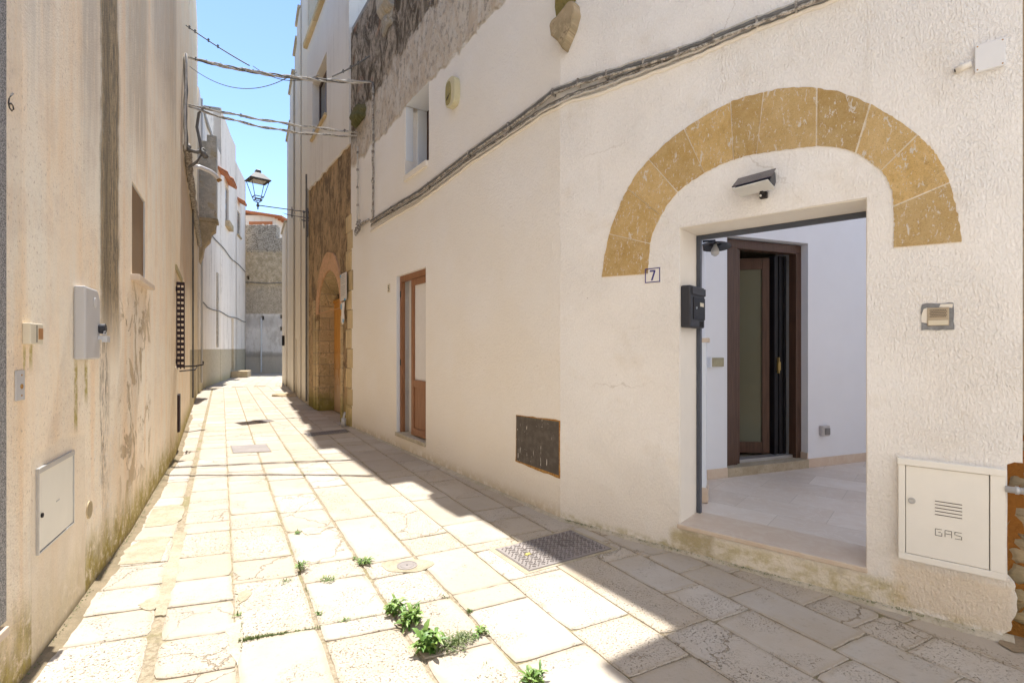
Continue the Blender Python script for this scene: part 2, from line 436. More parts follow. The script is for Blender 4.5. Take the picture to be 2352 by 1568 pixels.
def weathered(base, base2, dirt, dado=None, dz=1.42, amt=0.6, seed=0.0, green=0.5):
    def f():
        uv0 = UV(); uv = off(uv0, seed, 0); s, z, _ = sep(uv0)
        fine = noise(uv, 50, 3, 0.6); big = noise(uv, 0.7, 5, 0.6); v = noise(scl(uv, 3.5, 0.28), 1.0, 6, 0.7); g = noise(uv, 6, 6, 0.8)
        c = mixc(ss(big, 0.35, 0.68), base, base2)
        c = mixc(ss(v + (g - 0.5) * 0.3, 0.50, 0.72) * amt, c, dirt)
        if dado:
            d = ss(z + (g - 0.5) * 0.05, dz + 0.01, dz - 0.01)
            dd = mixc(ss(g, 0.35, 0.7), dado, tuple(x * 0.8 for x in dado))
            c = mixc(d, c, dd)
        c = mixc(ss(z + (g - 0.5) * 0.5, 0.4, 0.0) * green, c, (0.34, 0.29, 0.12))
        c = mulc(c, lerp(fine, 0.93, 1.06))
        return dict(c=c, r=0.93, h=fine + g * 0.6, hd=0.008, hs=0.8, spec=0.12)
    return f
def rough_stone(a, b_, dark, sc_=3.0, course=0.0, green=0.5, pits=0.5, lichen=0.0, hd=0.03):
    def f():
        uv = UV(); s, z, _ = sep(uv)
        g = noise(scl(uv, sc_, sc_), 1.0, 7, 0.72, 0.8); g2 = noise(scl(uv, sc_ * 5, sc_ * 4), 1.0, 5, 0.75); big = noise(uv, 0.8, 4, 0.6)
        c = mixc(ss(big, 0.38, 0.62), a, b_)
        c = mixc(ss(g, 0.45, 0.62) * 0.55, c, tuple(x * 1.35 for x in a))
        c = mixc(ss(g2 + (g - 0.5) * 0.8, 0.56, 0.70) * pits, c, dark)
        h = g * 1.5 + g2 * 0.8
        if course:
            br = NT.nodes.new('ShaderNodeTexBrick'); _put(br.inputs['Vector'], uv); br.inputs['Scale'].default_value = 1.0
            br.inputs['Brick Width'].default_value = course * 1.9; br.inputs['Row Height'].default_value = course
            br.inputs['Mortar Size'].default_value = 0.008; br.inputs['Mortar Smooth'].default_value = 0.3
            br.inputs['Color1'].default_value = (0.85, 0.85, 0.85, 1); br.inputs['Color2'].default_value = (1.1, 1.1, 1.1, 1)
            mo = X(br.outputs['Fac']); c = mixc(1.0, c, X(br.outputs['Color']), 'MULTIPLY')
            c = mixc(mo * 0.7, c, (0.62, 0.50, 0.34)); h = h - mo * 0.8
        if lichen: c = mixc(ss(noise(uv, 2.2, 5, 0.7), 0.55, 0.65) * lichen, c, (0.45, 0.28, 0.04))
        c = mixc(ss(z + (g - 0.5) * 0.9, 0.6, 0.05) * green, c, (0.27, 0.24, 0.06))
        return dict(c=c, r=0.95, h=h, hd=hd, hs=1.0, spec=0.1)
    return f
def portal_stone():
    uv = UV(); s, z, _ = sep(uv)
    a = noise(scl(uv, 2.4, 1.1), 1.0, 7, 0.75, 1.0); b = noise(scl(uv, 9, 5), 1.0, 6, 0.8); d = noise(scl(uv, 26, 18), 1.0, 4, 0.75)
    c = mixc(ss(a, 0.38, 0.62), (0.66, 0.46, 0.26), (0.42, 0.29, 0.165))
    c = mixc(ss(b + (a - 0.5) * 0.9, 0.50, 0.60) * 0.8, c, (0.21, 0.15, 0.095))
    c = mixc(ss(b, 0.44, 0.36) * 0.6, c, (0.74, 0.56, 0.36))
    c = mixc(ss(d, 0.54, 0.66) * 0.55, c, (0.16, 0.11, 0.07))
    c = mixc(ss(z + (a - 0.5) * 0.9, 0.6, 0.05) * 0.8, c, (0.27, 0.24, 0.06))
    return dict(c=c, r=0.95, h=a * 2 + b * 1.5 + d * 0.6, hd=0.06, spec=0.1)
def far_stone():
    uv = UV(); s, z, _ = sep(uv)
    g = noise(uv, 3.5, 7, 0.78); g2 = noise(uv, 14, 5, 0.8); wb = (g - 0.5) * 0.9
    stone = mixc(ss(g, 0.4, 0.6), (0.50, 0.40, 0.26), (0.72, 0.60, 0.43))
    stone = mixc(ss(g2, 0.50, 0.60) * 0.7, stone, (0.20, 0.165, 0.12))
    c = stone
    c = mixc(ss(z + wb, 7.1, 7.35) * 0.75, c, mixc(ss(g2 + (g - 0.5), 0.42, 0.62), (0.55, 0.51, 0.45), (0.12, 0.11, 0.10)))
    c = mixc(ss(z + wb, 5.3, 4.8) * 0.5, c, mixc(ss(g2, 0.42, 0.6), (0.56, 0.50, 0.43), (0.28, 0.25, 0.21)))
    c = mixc(ss(z + wb * 0.2, 3.55, 3.45), c, mixc(ss(noise(scl(uv, 2, 0.7), 1, 5, 0.7), 0.45, 0.65), (0.86, 0.82, 0.77), (0.62, 0.57, 0.51)))
    c = mixc(band(z + wb * 0.6, 2.7, 3.4, 0.2) * 0.45, c, (0.40, 0.37, 0.34))
    c = mixc(ss(z + wb * 0.5, 1.25, 1.0) * 0.85, c, (0.56, 0.49, 0.39))
    c = mixc(band(z + wb * 0.4, 0.95, 1.25, 0.1) * 0.5, c, (0.25, 0.22, 0.19))
    return dict(c=c, r=0.95, h=g * 1.4 + g2, hd=0.04, spec=0.1)
def tufa():
    o = OBJ(); t, _1, _2 = sep(ATT('tint'))
    o = off(o, 0, 0, 0)
    g = noise(o, 9, 6, 0.7); g2 = noise(o, 60, 5, 0.75); g3 = noise(o, 170, 3, 0.7)
    c = mixc(ss(g, 0.35, 0.68), (0.64, 0.43, 0.17), (0.74, 0.54, 0.27))
    c = mulc(c, lerp(t, 0.80, 1.12)); c = mixc(ss(_1, 0.55, 0.95) * 0.35, c, (0.72, 0.54, 0.30))
    c = mixc(ss(noise(o, 5.5, 6, 0.75, 0.6), 0.52, 0.66) * 0.4, c, (0.46, 0.29, 0.11))
    c = mixc(ss(g3, 0.52, 0.66) * 0.5, c, (0.36, 0.22, 0.08)); c = mixc(ss(g2, 0.56, 0.66) * 0.4, c, (0.36, 0.22, 0.08))
    # whitewash splashes
    sp = ss(noise(scl(o, 34, 34, 13), 1.0, 4, 0.75, 0.8), 0.59, 0.63) + ss(noise(scl(o, 75, 75, 40), 1.0, 3, 0.7), 0.63, 0.66)
    c = mixc(sp.c() * 0.85, c, (0.76, 0.71, 0.64))
    return dict(c=c, r=0.92, h=g2 + g * 0.6 + g3 * 0.4, hd=0.012, spec=0.12)
def slab():
    o = OBJ(); tn = ATT('tint'); t, p, q = sep(tn)
    o2 = vadd(o, scl(tn, 7, 13, 3))
    big = noise(o2, 1.6, 4, 0.6); md = noise(o2, 8, 5, 0.65); fi = noise(o2, 60, 4, 0.7)
    c = mixc(ss(big, 0.35, 0.68), (0.49, 0.43, 0.355), (0.54, 0.495, 0.435))
    c = mixc(ss(t, 0.0, 1.0) * 0.45, c, (0.45, 0.37, 0.275)); c = mulc(c, lerp(p, 0.90, 1.06))
    c = mixc(ss(noise(o, 0.9, 4, 0.65), 0.52, 0.68) * 0.35, c, (0.44, 0.35, 0.24))
    c = mixc(ss(md, 0.56, 0.70) * 0.30, c, (0.46, 0.38, 0.27))
    # pits: fine dark specks in patches
    patch = ss(noise(o2, 3.0, 3, 0.6) + (p - 0.5) * 0.35, 0.46, 0.62)
    pits = ss(noise(scl(o2, 1, 1, 1), 95, 4, 0.75), 0.575, 0.64) * patch
    pit2 = ss(voro(o2, 26), 0.13, 0.07) * ss(noise(o2, 6, 2), 0.5, 0.6)
    # wandering veins / cracks
    vv = voro(vadd(o2, scl(noise(o2, 5, 4, 0.7, 0, 1), 0.30, 0.30, 0)), 1.9, 'DISTANCE_TO_EDGE')
    vein = ss(vv, 0.011, 0.003) * ss(q + (noise(o2, 2.1, 2) - 0.5), 0.62, 0.75)
    ed, _a, _b = sep(UV()); ed = ss(ed + (noise(o2, 9, 4, 0.7) - 0.5) * 1.1, 0.45, 1.05)
    c = mixc(ed * 0.5, c, (0.40, 0.32, 0.22))
    c = mixc(ss(noise(o2, 28, 5, 0.75), 0.54, 0.68) * 0.28, c, (0.30, 0.25, 0.18))
    c = mixc(pits * 0.80, c, (0.20, 0.15, 0.09))
    c = mixc(pit2 * 0.5, c, (0.32, 0.25, 0.17))
    c = mixc(vein * 0.65, c, (0.30, 0.24, 0.16))
    h = fi * 0.35 + md * 0.5 - pits * 1.0 - vein * 1.2 - pit2
    return dict(c=c, r=0.78, h=h, hd=0.006, spec=0.25)
def joint():
    o = OBJ(); g = noise(o, 2.0, 5, 0.7); f = noise(o, 45, 4, 0.7)
    c = mixc(ss(f, 0.35, 0.65), (0.25, 0.205, 0.14), (0.40, 0.34, 0.25))
    c = mixc(ss(g, 0.48, 0.62) * 0.55, c, (0.22, 0.20, 0.08))
    return dict(c=c, r=0.95, h=f + g * 0.5, hd=0.006, spec=0.1)
def cement(a=(0.48, 0.42, 0.32), b_=(0.36, 0.31, 0.22)):
    def f():
        o = OBJ(); g = noise(o, 5, 6, 0.75); fi = noise(o, 80, 3, 0.7)
        c = mixc(ss(g, 0.35, 0.65), a, b_); c = mixc(ss(fi, 0.56, 0.7) * 0.5, c, (0.20, 0.17, 0.11))
        return dict(c=c, r=0.95, h=g + fi * 0.5, hd=0.006, spec=0.1)
    return f
def tiles_court():
    uv = UV()
    br = NT.nodes.new('ShaderNodeTexBrick'); _put(br.inputs['Vector'], scl(uv, 1, 1)); br.inputs['Scale'].default_value = 1.0
    br.inputs['Brick Width'].default_value = 0.62; br.inputs['Row Height'].default_value = 0.38; br.inputs['Mortar Size'].default_value = 0.0025
    br.inputs['Color1'].default_value = (0.62, 0.54, 0.46, 1); br.inputs['Color2'].default_value = (0.80, 0.74, 0.67, 1); br.inputs['Mortar'].default_value = (0.5, 0.45, 0.38, 1)
    g = noise(uv, 4, 5, 0.65, 0.6); c = mixc(ss(g, 0.35, 0.7) * 0.5, X(br.outputs['Color']), (0.66, 0.56, 0.46))
    c = mixc(ss(noise(uv, 2.2, 6, 0.7, 2.0), 0.49, 0.51) * ss(noise(uv, 2.2, 6, 0.7, 2.0), 0.53, 0.51) * 0.4, c, (0.84, 0.80, 0.74))
    return dict(c=c, r=lerp(g, 0.35, 0.6), h=g, hd=0.001, spec=0.4)
def wood(a, b_, sx_=60, sz_=3.5, r=0.5, wear=None):
    def f():
        o = OBJ(); g = noise(scl(o, sx_, sx_, sz_), 1.0, 4, 0.6); g2 = noise(scl(o, 9, 9, 1.2), 1.0, 4, 0.6)
        c = mixc(ss(g, 0.3, 0.7), a, b_)
        if wear:
            x, y, z = sep(o); c = mixc(ss(z + (g2 - 0.5) * 1.6, wear[1], wear[0]) * 0.8, c, wear[2])
            c = mixc(ss(g2, 0.55, 0.66) * 0.5, c, tuple(v * 0.5 for v in a))
        return dict(c=c, r=r, h=g, hd=0.0012, spec=0.35)
    return f
def leafm(a, b_):
    def f():
        t, _1, _2 = sep(ATT('tint')); o = OBJ(); g = noise(o, 60, 3)
        c = mixc(t, a, b_); c = mulc(c, lerp(g, 0.75, 1.25))
        return dict(c=c, r=0.45, spec=0.4, h=g, hd=0.0008)
    return f
def plate_dark():
    o = OBJ(); x, y, z = sep(o); g = noise(o, 12, 5, 0.7)
    c = mixc(ss(g, 0.4, 0.7), (0.085, 0.072, 0.062), (0.13, 0.11, 0.095))
    dr = ss(noise(scl(o, 48, 1, 5.0), 1.0, 3, 0.6), 0.655, 0.675); dots = ss(noise(scl(o, 60, 1, 42), 1.0, 2, 0.5), 0.71, 0.73)
    c = mixc(mx(dr, dots), c, (0.72, 0.68, 0.62))
    return dict(c=c, r=0.6, h=g + dr, hd=0.001, m=0.0)
def rust():
    o = OBJ(); g = noise(o, 40, 5, 0.75)
    return dict(c=mixc(ss(g, 0.35, 0.65), (0.30, 0.13, 0.03), (0.50, 0.30, 0.10)), r=0.9, h=g, hd=0.003)
def painted_metal(c0, spots=0.5, rusty=(0.35, 0.22, 0.12)):
    def f():
        o = OBJ(); g = noise(o, 5, 4, 0.6); sp = ss(voro(o, 16), 0.05, 0.03) * ss(noise(o, 9, 2), 0.48, 0.55)
        c = mulc(c0, lerp(g, 0.93, 1.06)); c = mixc(sp * spots, c, rusty)
        return dict(c=c, r=0.5, h=g, hd=0.001, spec=0.35)
    return f
def bundle():
    o = OBJ(); g = noise(o, 25, 5, 0.8)
    c = mixc(ss(g, 0.42, 0.6), (0.17, 0.15, 0.13), (0.56, 0.52, 0.46)); return dict(c=c, r=0.8, h=g, hd=0.003)
M = {}
M['stucco_b'] = material('white roughcast', stucco_b); M['stucco_a'] = material('cream roughcast with bare stone', stucco_a)
M['peach'] = material('stained peach render', peach)
M['l2'] = material('pale ochre render', weathered((0.80, 0.66, 0.46), (0.82, 0.72, 0.56), (0.58, 0.46, 0.30), (0.52, 0.44, 0.30), amt=0.55, seed=3))
M['l3'] = material('weathered whitewash', weathered((0.86, 0.785, 0.69), (0.83, 0.75, 0.65), (0.44, 0.37, 0.29), (0.50, 0.43, 0.31), amt=0.75, seed=9))
M['grime'] = material('lichened grey render', rough_stone((0.56, 0.51, 0.44), (0.40, 0.37, 0.32), (0.15, 0.135, 0.11), 4, 0, 0.0, 0.7, 0.35, 0.03))
M['corbel'] = material('mossy corbel stone', rough_stone((0.52, 0.41, 0.27), (0.36, 0.29, 0.18), (0.15, 0.11, 0.06), 6, 0, 0.0, 0.7, 0.0, 0.03))
M['moss_stone'] = material('green mossy stone', rough_stone((0.22, 0.20, 0.11), (0.11, 0.12, 0.045), (0.05, 0.055, 0.02), 9, 0, 0.0, 0.6, 0.0, 0.03))
M['portal'] = material('brown weathered stone', portal_stone)
M['jamb'] = material('coursed jamb stone', rough_stone((0.60, 0.45, 0.26), (0.48, 0.36, 0.20), (0.16, 0.12, 0.06), 5, 0.27, 0.9, 0.7, 0, 0.03))
M['quoin'] = material('ochre quoin stone', rough_stone((0.56, 0.43, 0.24), (0.62, 0.50, 0.32), (0.30, 0.22, 0.10), 5, 0.36, 0.6, 0.3, 0, 0.01))
M['pink'] = material('pink arch stone', rough_stone((0.66, 0.41, 0.25), (0.55, 0.34, 0.19), (0.28, 0.18, 0.10), 4, 0, 0.0, 0.6, 0, 0.03))
M['c_up'] = material('smooth cream render', weathered((0.77, 0.71, 0.63), (0.80, 0.75, 0.68), (0.50, 0.44, 0.38), amt=0.4, seed=17, green=0.2))
M['d1'] = material('pale yellow render', weathered((0.80, 0.74, 0.64), (0.82, 0.77, 0.68), (0.62, 0.56, 0.47), amt=0.3, seed=31, green=0.4))
M['grey_up'] = material('speckled grey render', weathered((0.66, 0.64, 0.61), (0.56, 0.54, 0.52), (0.34, 0.32, 0.31), amt=0.5, seed=41, green=0))
M['far'] = material('old town wall stone', far_stone)
M['tufa'] = material('ochre tufa blocks', tufa)
M['mortar'] = material('pale mortar', cement((0.86, 0.79, 0.67), (0.76, 0.67, 0.53)))
M['slab'] = material('worn limestone slabs', slab); M['joint'] = material('sandy joints', joint)
M['cement'] = material('grey cement', cement()); M['cement2'] = material('pale cement', cement((0.58, 0.52, 0.42), (0.45, 0.40, 0.30)))
M['earth'] = material('dry earth', cement((0.36, 0.28, 0.19), (0.27, 0.21, 0.14)))
M['dirt'] = material('gutter dirt', cement((0.21, 0.17, 0.11), (0.30, 0.24, 0.16)))
M['court'] = material('courtyard stone tiles', tiles_court)
M['courtwall'] = flat('smooth white plaster', (0.755, 0.79, 0.84), 0.9, 0, 0.03, 5, 0.002, 0.1)
M['reveal'] = flat('cream paint', (0.80, 0.75, 0.67), 0.9, 0, 0.05, 8, 0.003, 0.1)
M['brown'] = material('brown lacquered wood', wood((0.068, 0.037, 0.025), (0.10, 0.056, 0.038), r=0.4))
M['wood2'] = material('mid brown wood', wood((0.23, 0.105, 0.05), (0.32, 0.155, 0.08), r=0.5))
M['orange'] = material('weathered orange door wood', wood((0.46, 0.20, 0.035), (0.56, 0.28, 0.06), 40, 2.5, 0.6, (0.3, 1.6, (0.46, 0.36, 0.26))))
M['black'] = flat('black plastic', (0.012, 0.012, 0.014), 0.4)
M['anth'] = flat('anthracite plastic', (0.04, 0.042, 0.05), 0.5)
M['steelblue'] = flat('blue grey painted steel', (0.085, 0.095, 0.12), 0.45)
M['sage'] = flat('sage frosted glass', (0.105, 0.12, 0.085), 0.22, 0, 0.05, 3, 0.0, 0.5)
M['darkglass'] = flat('dark window glass', (0.03, 0.035, 0.04), 0.06, 0, 0.03, 3, 0.0, 0.8)
M['curtain'] = flat('white curtain', (0.70, 0.68, 0.67), 0.85, 0, 0.06, 20, 0.002)
M['greyplastic'] = flat('grey plastic', (0.50, 0.49, 0.485), 0.5, 0, 0.05, 6)
M['ivory'] = flat('ivory plastic', (0.66, 0.60, 0.47), 0.45, 0, 0.06, 10)
M['white'] = flat('white plastic', (0.76, 0.76, 0.77), 0.45, 0, 0.04, 10)
M['cream_metal'] = material('cream enamelled steel', painted_metal((0.86, 0.835, 0.775), 0.8))
M['panelgrey'] = material('brushed grey panel', painted_metal((0.76, 0.735, 0.65), 0.2))
M['alu'] = flat('dull aluminium', (0.52, 0.52, 0.52), 0.4, 0.7, 0.12, 30)
M['zinc'] = flat('galvanised pipe', (0.55, 0.56, 0.58), 0.45, 0.4, 0.15, 30)
M['iron'] = flat('dark iron', (0.035, 0.03, 0.03), 0.7, 0.3, 0.3, 40, 0.001)
M['lampiron'] = flat('grey painted iron', (0.17, 0.17, 0.175), 0.6, 0.3, 0.3, 40, 0.001)
M['cast'] = flat('worn cast iron', (0.28, 0.25, 0.235), 0.65, 0.05, 0.25, 25, 0.002)
M['cast2'] = flat('dark worn cast iron', (0.18, 0.155, 0.145), 0.7, 0.0, 0.25, 25, 0.002)
M['brass'] = flat('aged brass', (0.45, 0.33, 0.13), 0.4, 0.8)
M['plate'] = material('dark plate with paint drips', plate_dark); M['rust'] = material('rusty render edge', rust)
M['bundle'] = material('dusty painted cables', bundle)
M['cable'] = flat('grey cable', (0.17, 0.165, 0.155), 0.7, 0, 0.35, 40, 0.001)
M['cablelight'] = flat('pale weathered cable', (0.55, 0.52, 0.47), 0.8, 0, 0.35, 60, 0.001)
M['tile'] = flat('terracotta tile', (0.50, 0.20, 0.095), 0.85, 0, 0.25, 12, 0.003)
M['roof'] = flat('grey roof felt', (0.35, 0.33, 0.30), 0.95)
M['leaf'] = material('weed leaf', leafm((0.08, 0.18, 0.03), (0.26, 0.38, 0.09)))
M['leaf2'] = material('dull weed leaf', leafm((0.10, 0.15, 0.04), (0.20, 0.24, 0.08)))
M['marble'] = material('pinkish marble sill', lambda: (lambda o: (lambda g: dict(c=mixc(ss(g, 0.4, 0.65), (0.62, 0.505, 0.40), (0.66, 0.565, 0.46)), r=0.45, h=g, hd=0.001))(noise(o, 9, 5, 0.7, 0.8)))(OBJ()))
M['paper'] = flat('sun bleached paper', (0.62, 0.59, 0.56), 0.9, 0, 0.05, 30)
M['blue'] = flat('blue tape', (0.10, 0.36, 0.58), 0.5)
M['bluepaint'] = flat('dark blue glaze', (0.045, 0.035, 0.20), 0.3)
M['enamel'] = flat('white glazed tile', (0.80, 0.77, 0.74), 0.25, 0, 0.03, 10)
M['ink'] = flat('faded black paint', (0.06, 0.05, 0.045), 0.8)
M['granite'] = material('grey speckled granite', lambda: (lambda o: dict(c=mixc(ss(noise(o, 160, 4, 0.8), 0.42, 0.58), (0.10, 0.10, 0.105), (0.42, 0.41, 0.40)), r=0.6))(OBJ()))
M['shutter'] = flat('dark maroon shutter', (0.035, 0.018, 0.02), 0.6)
M['windowbrown'] = flat('dull brown blind', (0.25, 0.165, 0.09), 0.7, 0, 0.15, 6)
M['slateframe'] = flat('slate blue frame', (0.10, 0.12, 0.17), 0.6)
M['yellow'] = flat('yellow road paint', (0.55, 0.47, 0.12), 0.7)
M['glow'] = flat('lamp glass', (0.55, 0.53, 0.48), 0.25, 0, 0.02, 3, 0.0, 0.5)
M['solar'] = flat('dark solar cell', (0.03, 0.025, 0.045), 0.25)
M['lens'] = flat('frosted lamp lens', (0.62, 0.62, 0.60), 0.4)
M['redmasonry'] = material('rubble stone', rough_stone((0.42, 0.32, 0.20), (0.33, 0.28, 0.20), (0.12, 0.08, 0.04), 9, 0, 0.2, 0.6, 0.1, 0.02))
M['redearth'] = material('red clay mortar', rough_stone((0.36, 0.15, 0.035), (0.26, 0.11, 0.03), (0.09, 0.03, 0.01), 10, 0, 0.1, 0.5, 0, 0.02))

M['bouncewhite'] = flat('bounce house white', (0.90, 0.88, 0.84), 0.9, 0, 0.03, 5, 0.002, 0.1)
# ------------------------------------------------------------------ ground and paving
def WM(wall, t, out=0.0, z=0.0):
    p = wall.P(t, z, out); return Matrix.Translation(p) @ Matrix.Rotation(wall.rz(t), 4, 'Z')
m = MB(); m.add([(-400, -400, -.03), (400, -400, -.03), (400, 400, -.03), (-400, 400, -.03)])
tag(m.build('ground', M['earth']), None, None, kind='structure')
m = MB(); m.add([(-1.6, -6, -.006), (9, -6, -.006), (6, 2.5, -.006), (-7, 16, -.006), (-8, 30, -.006), (-19, 30, -.006), (-11, 16.0, -.006), (-3.4, 3.5, -.006)])
tag(m.build('street', M['joint']), None, None, kind='structure')
UX, UY = -0.5017, 0.865
def toSV(x, y): return (UX * x + UY * y, UY * x - UX * y)
def toXY(s, v): return (UX * s + UY * v, UY * s - UX * v)
def zr(tagn, x, y):
    if tagn == 2: a, b = x / 2.351, 1000 + y / 2.351
    elif tagn == 3: a, b = 800 + .4252 * x, 1100 + .4252 * y
    else: a, b = 1500 + .4252 * x, 1200 + .4252 * y
    return a * .9408, b * .9408
rs = random.Random(5)
vb = [-2.4, -1.9, -1.45, -1.05, -.75, -.29, .06, .435, .81, 1.165, 1.55, 1.93, 2.26, 2.55, 2.84, 3.12, 3.42, 3.75, 4.1, 4.5, 4.9, 5.35, 5.8, 6.3]
given = {
 -.75: [(2, 600, 1170), (2, 580, 1330), (2, 720, 1020), (2, 810, 885), (2, 870, 740), (2, 930, 640), (2, 970, 550)],
 -.29: [(2, 1130, 1515), (2, 1120, 1300), (2, 1140, 1115), (2, 1150, 970), (2, 1160, 838), (2, 1210, 700), (2, 1230, 640), (2, 1210, 462), (2, 1220, 330), (2, 1220, 280)],
 .06: [(2, 1600, 1285), (2, 1540, 972), (2, 1520, 850), (2, 1480, 672), (2, 1470, 590), (2, 1440, 472), (2, 1440, 400), (2, 1430, 352), (2, 1420, 262)],
 .435: [(2, 2070, 1290), (2, 2010, 1205), (2, 1930, 968), (2, 1890, 868), (2, 1780, 690), (2, 1730, 580), (2, 1680, 488), (2, 1640, 400), (2, 1600, 330)],
 .81: [(3, 590, 860), (3, 420, 705), (3, 390, 622), (3, 170, 385), (3, 60, 200)],
 1.165: [(3, 1000, 875), (3, 880, 792), (3, 640, 578), (3, 560, 490), (3, 320, 270), (3, 220, 175)],
 1.55: [(3, 1560, 985), (3, 1180, 712), (3, 960, 560), (3, 930, 520), (3, 780, 412), (3, 590, 275)],
 1.93: [(3, 2050, 1010), (3, 1190, 460), (3, 1060, 385), (3, 960, 330), (3, 800, 270)],
 2.26: [(4, 1250, 1010), (4, 640, 720)],
 2.55: [(4, 450, 445), (4, 775, 568), (4, 1345, 862)],
 2.84: [(4, 1145, 630), (4, 1455, 745), (4, 1760, 870)],
}
kk = lambda v: -.20 if v < .4 else (-.16 if v < .8 else (-.10 if v < 1.1 else -.06))
Lsv = sorted([toSV(*p) for p in WL1.p] + [toSV(*WL2.p[-1])]); 
Rsv = sorted([toSV(*p) for p in WB.p] + [toSV(*WA.p[0]), toSV(*WC.p[0]), toSV(*WD.p[2]), toSV(*WD.p[1])])
def interp(tab, s):
    if s <= tab[0][0]: return tab[0][1]
    for a, b in zip(tab, tab[1:]):
        if s <= b[0]: return a[1] + (b[1] - a[1]) * (s - a[0]) / max(1e-6, b[0] - a[0])
    return tab[-1][1]
sl = MB(); nsl = 0
def slab_poly(P, lowres):
    """P: four xy corners in order; worn edges, bevelled rim"""
    global nsl
    zt = rs.uniform(-0.0005, 0.0025); cx = sum(p[0] for p in P) / 4; cy = sum(p[1] for p in P) / 4
    sl.curcol = (rs.random(), rs.random(), rs.random()); nsl += 1
    ring = []
    n = 1 if lowres else 6
    for i in range(4):
        a, b = P[i], P[(i + 1) % 4]
        for k in range(n):
            t = k / n; x = a[0] + (b[0] - a[0]) * t; y = a[1] + (b[1] - a[1]) * t
            j = 0.0035 if k else 0.004
            if not lowres:
                if k == 0:
                    q = rs.uniform(0.0, 0.018) * (1 if rs.random() < .5 else .3); d = math.hypot(cx - x, cy - y); x += (cx - x) / d * q; y += (cy - y) / d * q
                x += rs.uniform(-j, j); y += rs.uniform(-j, j)
            ring.append((x, y))
    inner = []
    for x, y in ring:
        d = math.hypot(cx - x, cy - y); inner.append((x + (cx - x) / d * .006, y + (cy - y) / d * .006))
    N = len(ring); b = len(sl.v)
    sl.v += [Vector((x, y, -.02)) for x, y in ring] + [Vector((x, y, zt - .003)) for x, y in ring] + [Vector((x, y, zt)) for x, y in inner]
    if lowres: sl.fac([b + 2 * N + i for i in range(N)])
    else:
        e0 = len(sl.v)
        for x, y in inner:
            d = math.hypot(cx - x, cy - y); q = min(.5, .055 / d); sl.v.append(Vector((x + (cx - x) * q, y + (cy - y) * q, zt)))
        sl.fac([e0 + i for i in range(N)], [(0, 0)] * N)
        for i in range(N):
            j = (i + 1) % N; sl.fac([b + 2 * N + i, b + 2 * N + j, e0 + j, e0 + i], [(1, 0), (1, 0), (0, 0), (0, 0)])
    for i in range(N):
        j = (i + 1) % N
        sl.fac([b + i, b + j, b + N + j, b + N + i]); sl.fac([b + N + i, b + N + j, b + 2 * N + j, b + 2 * N + i])
SEAM = 21.3
for v0, v1 in zip(vb, vb[1:]):
    vm = (v0 + v1) / 2; k = kk(v0); js = []
    for g in given.get(v0, []):
        s_, v_ = toSV(*G(*zr(*g))); js.append(s_ - k * (v_ - vm))
    if not js: js = [1.2 + rs.uniform(0, .5)]
    js.sort()
    while js[0] > -4: js.insert(0, js[0] - rs.uniform(.35, .8))
    while js[-1] < SEAM - .9: js.append(js[-1] + rs.choice([.3, .42, .5, .6, .75]) * rs.uniform(.85, 1.15))
    js.append(SEAM)
    for a, b in zip(js, js[1:]):
        sm = (a + b) / 2
        if vm < interp(Lsv, sm) - .45 or vm > interp(Rsv, sm) + .35: continue
        if vm > 2.2 and sm > 4.5 and vm > interp(Rsv, sm) + .3: continue
        g = .0034 + (0.0015 if vm < 1 else 0); gl = g + (0.022 if v0 == -.29 else 0); gr = g + (0.022 if v1 == -.29 else 0)
        gl += 0.004 if v0 in (.435, .81, 1.165) else 0; gr += .004 if v1 in (.435, .81, 1.165) else 0
        P = [(a + k * (v0 - vm) + g, v0 + gl), (b + k * (v0 - vm) - g, v0 + gl), (b + k * (v1 - vm) - g, v1 - gr), (a + k * (v1 - vm) + g, v1 - gr)]
        slab_poly([toXY(*p) for p in P], sm > 9)
# beyond the seam the courses turn with the far house
o2 = Vector(toXY(SEAM + .1, .3)); u2 = Vector((-.38, .925)).normalized(); v2_ = Vector((u2.y, -u2.x))
for i in range(-14, 12):
    s0 = -4.5 + rs.uniform(-.3, 0)
    while s0 < 12.5:
        L = rs.uniform(.4, .8); v0 = i * .37
        P = [o2 + u2 * (s0 + .006) + v2_ * (v0 + .006), o2 + u2 * (s0 + L - .006) + v2_ * (v0 + .006), o2 + u2 * (s0 + L - .006) + v2_ * (v0 + .364), o2 + u2 * (s0 + .006) + v2_ * (v0 + .364)]
        if all(toSV(*p)[0] > SEAM + .01 for p in P) and P[1].y < 29.9: slab_poly([tuple(p) for p in P], True)
        s0 += L
tag(sl.build('street_paving', M['slab']), None, None, kind='structure')
# gutter along the foot of the left wall and mortar fillet along the right walls
def strip(wall, s0, s1, w0, w1, z, name, mat, n, rn):
    mb = MB(); pts = []
    for i in range(n + 1):
        t = s0 + (s1 - s0) * i / n; a = wall.P(t, z + .012, -0.02); b = wall.P(t, -.003, w0 + (w1 - w0) * (.5 + .25 * math.sin(t * 3.1) + .2 * math.sin(t * 7.7 + 1)) + .012 * (rn.random() - .5)); pts.append((a, wall.P(t, z + .006 * rn.random(), w0 * .45), b))
    for p, q in zip(pts, pts[1:]):
        mb.add([p[0], q[0], q[1], p[1]]); mb.add([p[1], q[1], q[2], p[2]])
    return tag(mb.build(name, mat), None, None, kind='structure')
strip(WL1, 0.5, WL1.len, .05, .10, .008, 'gutter_dirt', M['dirt'], 260, rs)
strip(WB, 0.0, WB.hit(2330)[0], .03, .055, .012, 'wall_foot_cement', M['cement2'], 140, rs)
strip(WA, 0.0, WA.len, .03, .055, .012, 'wall_foot_cement', M['cement2'], 160, rs)
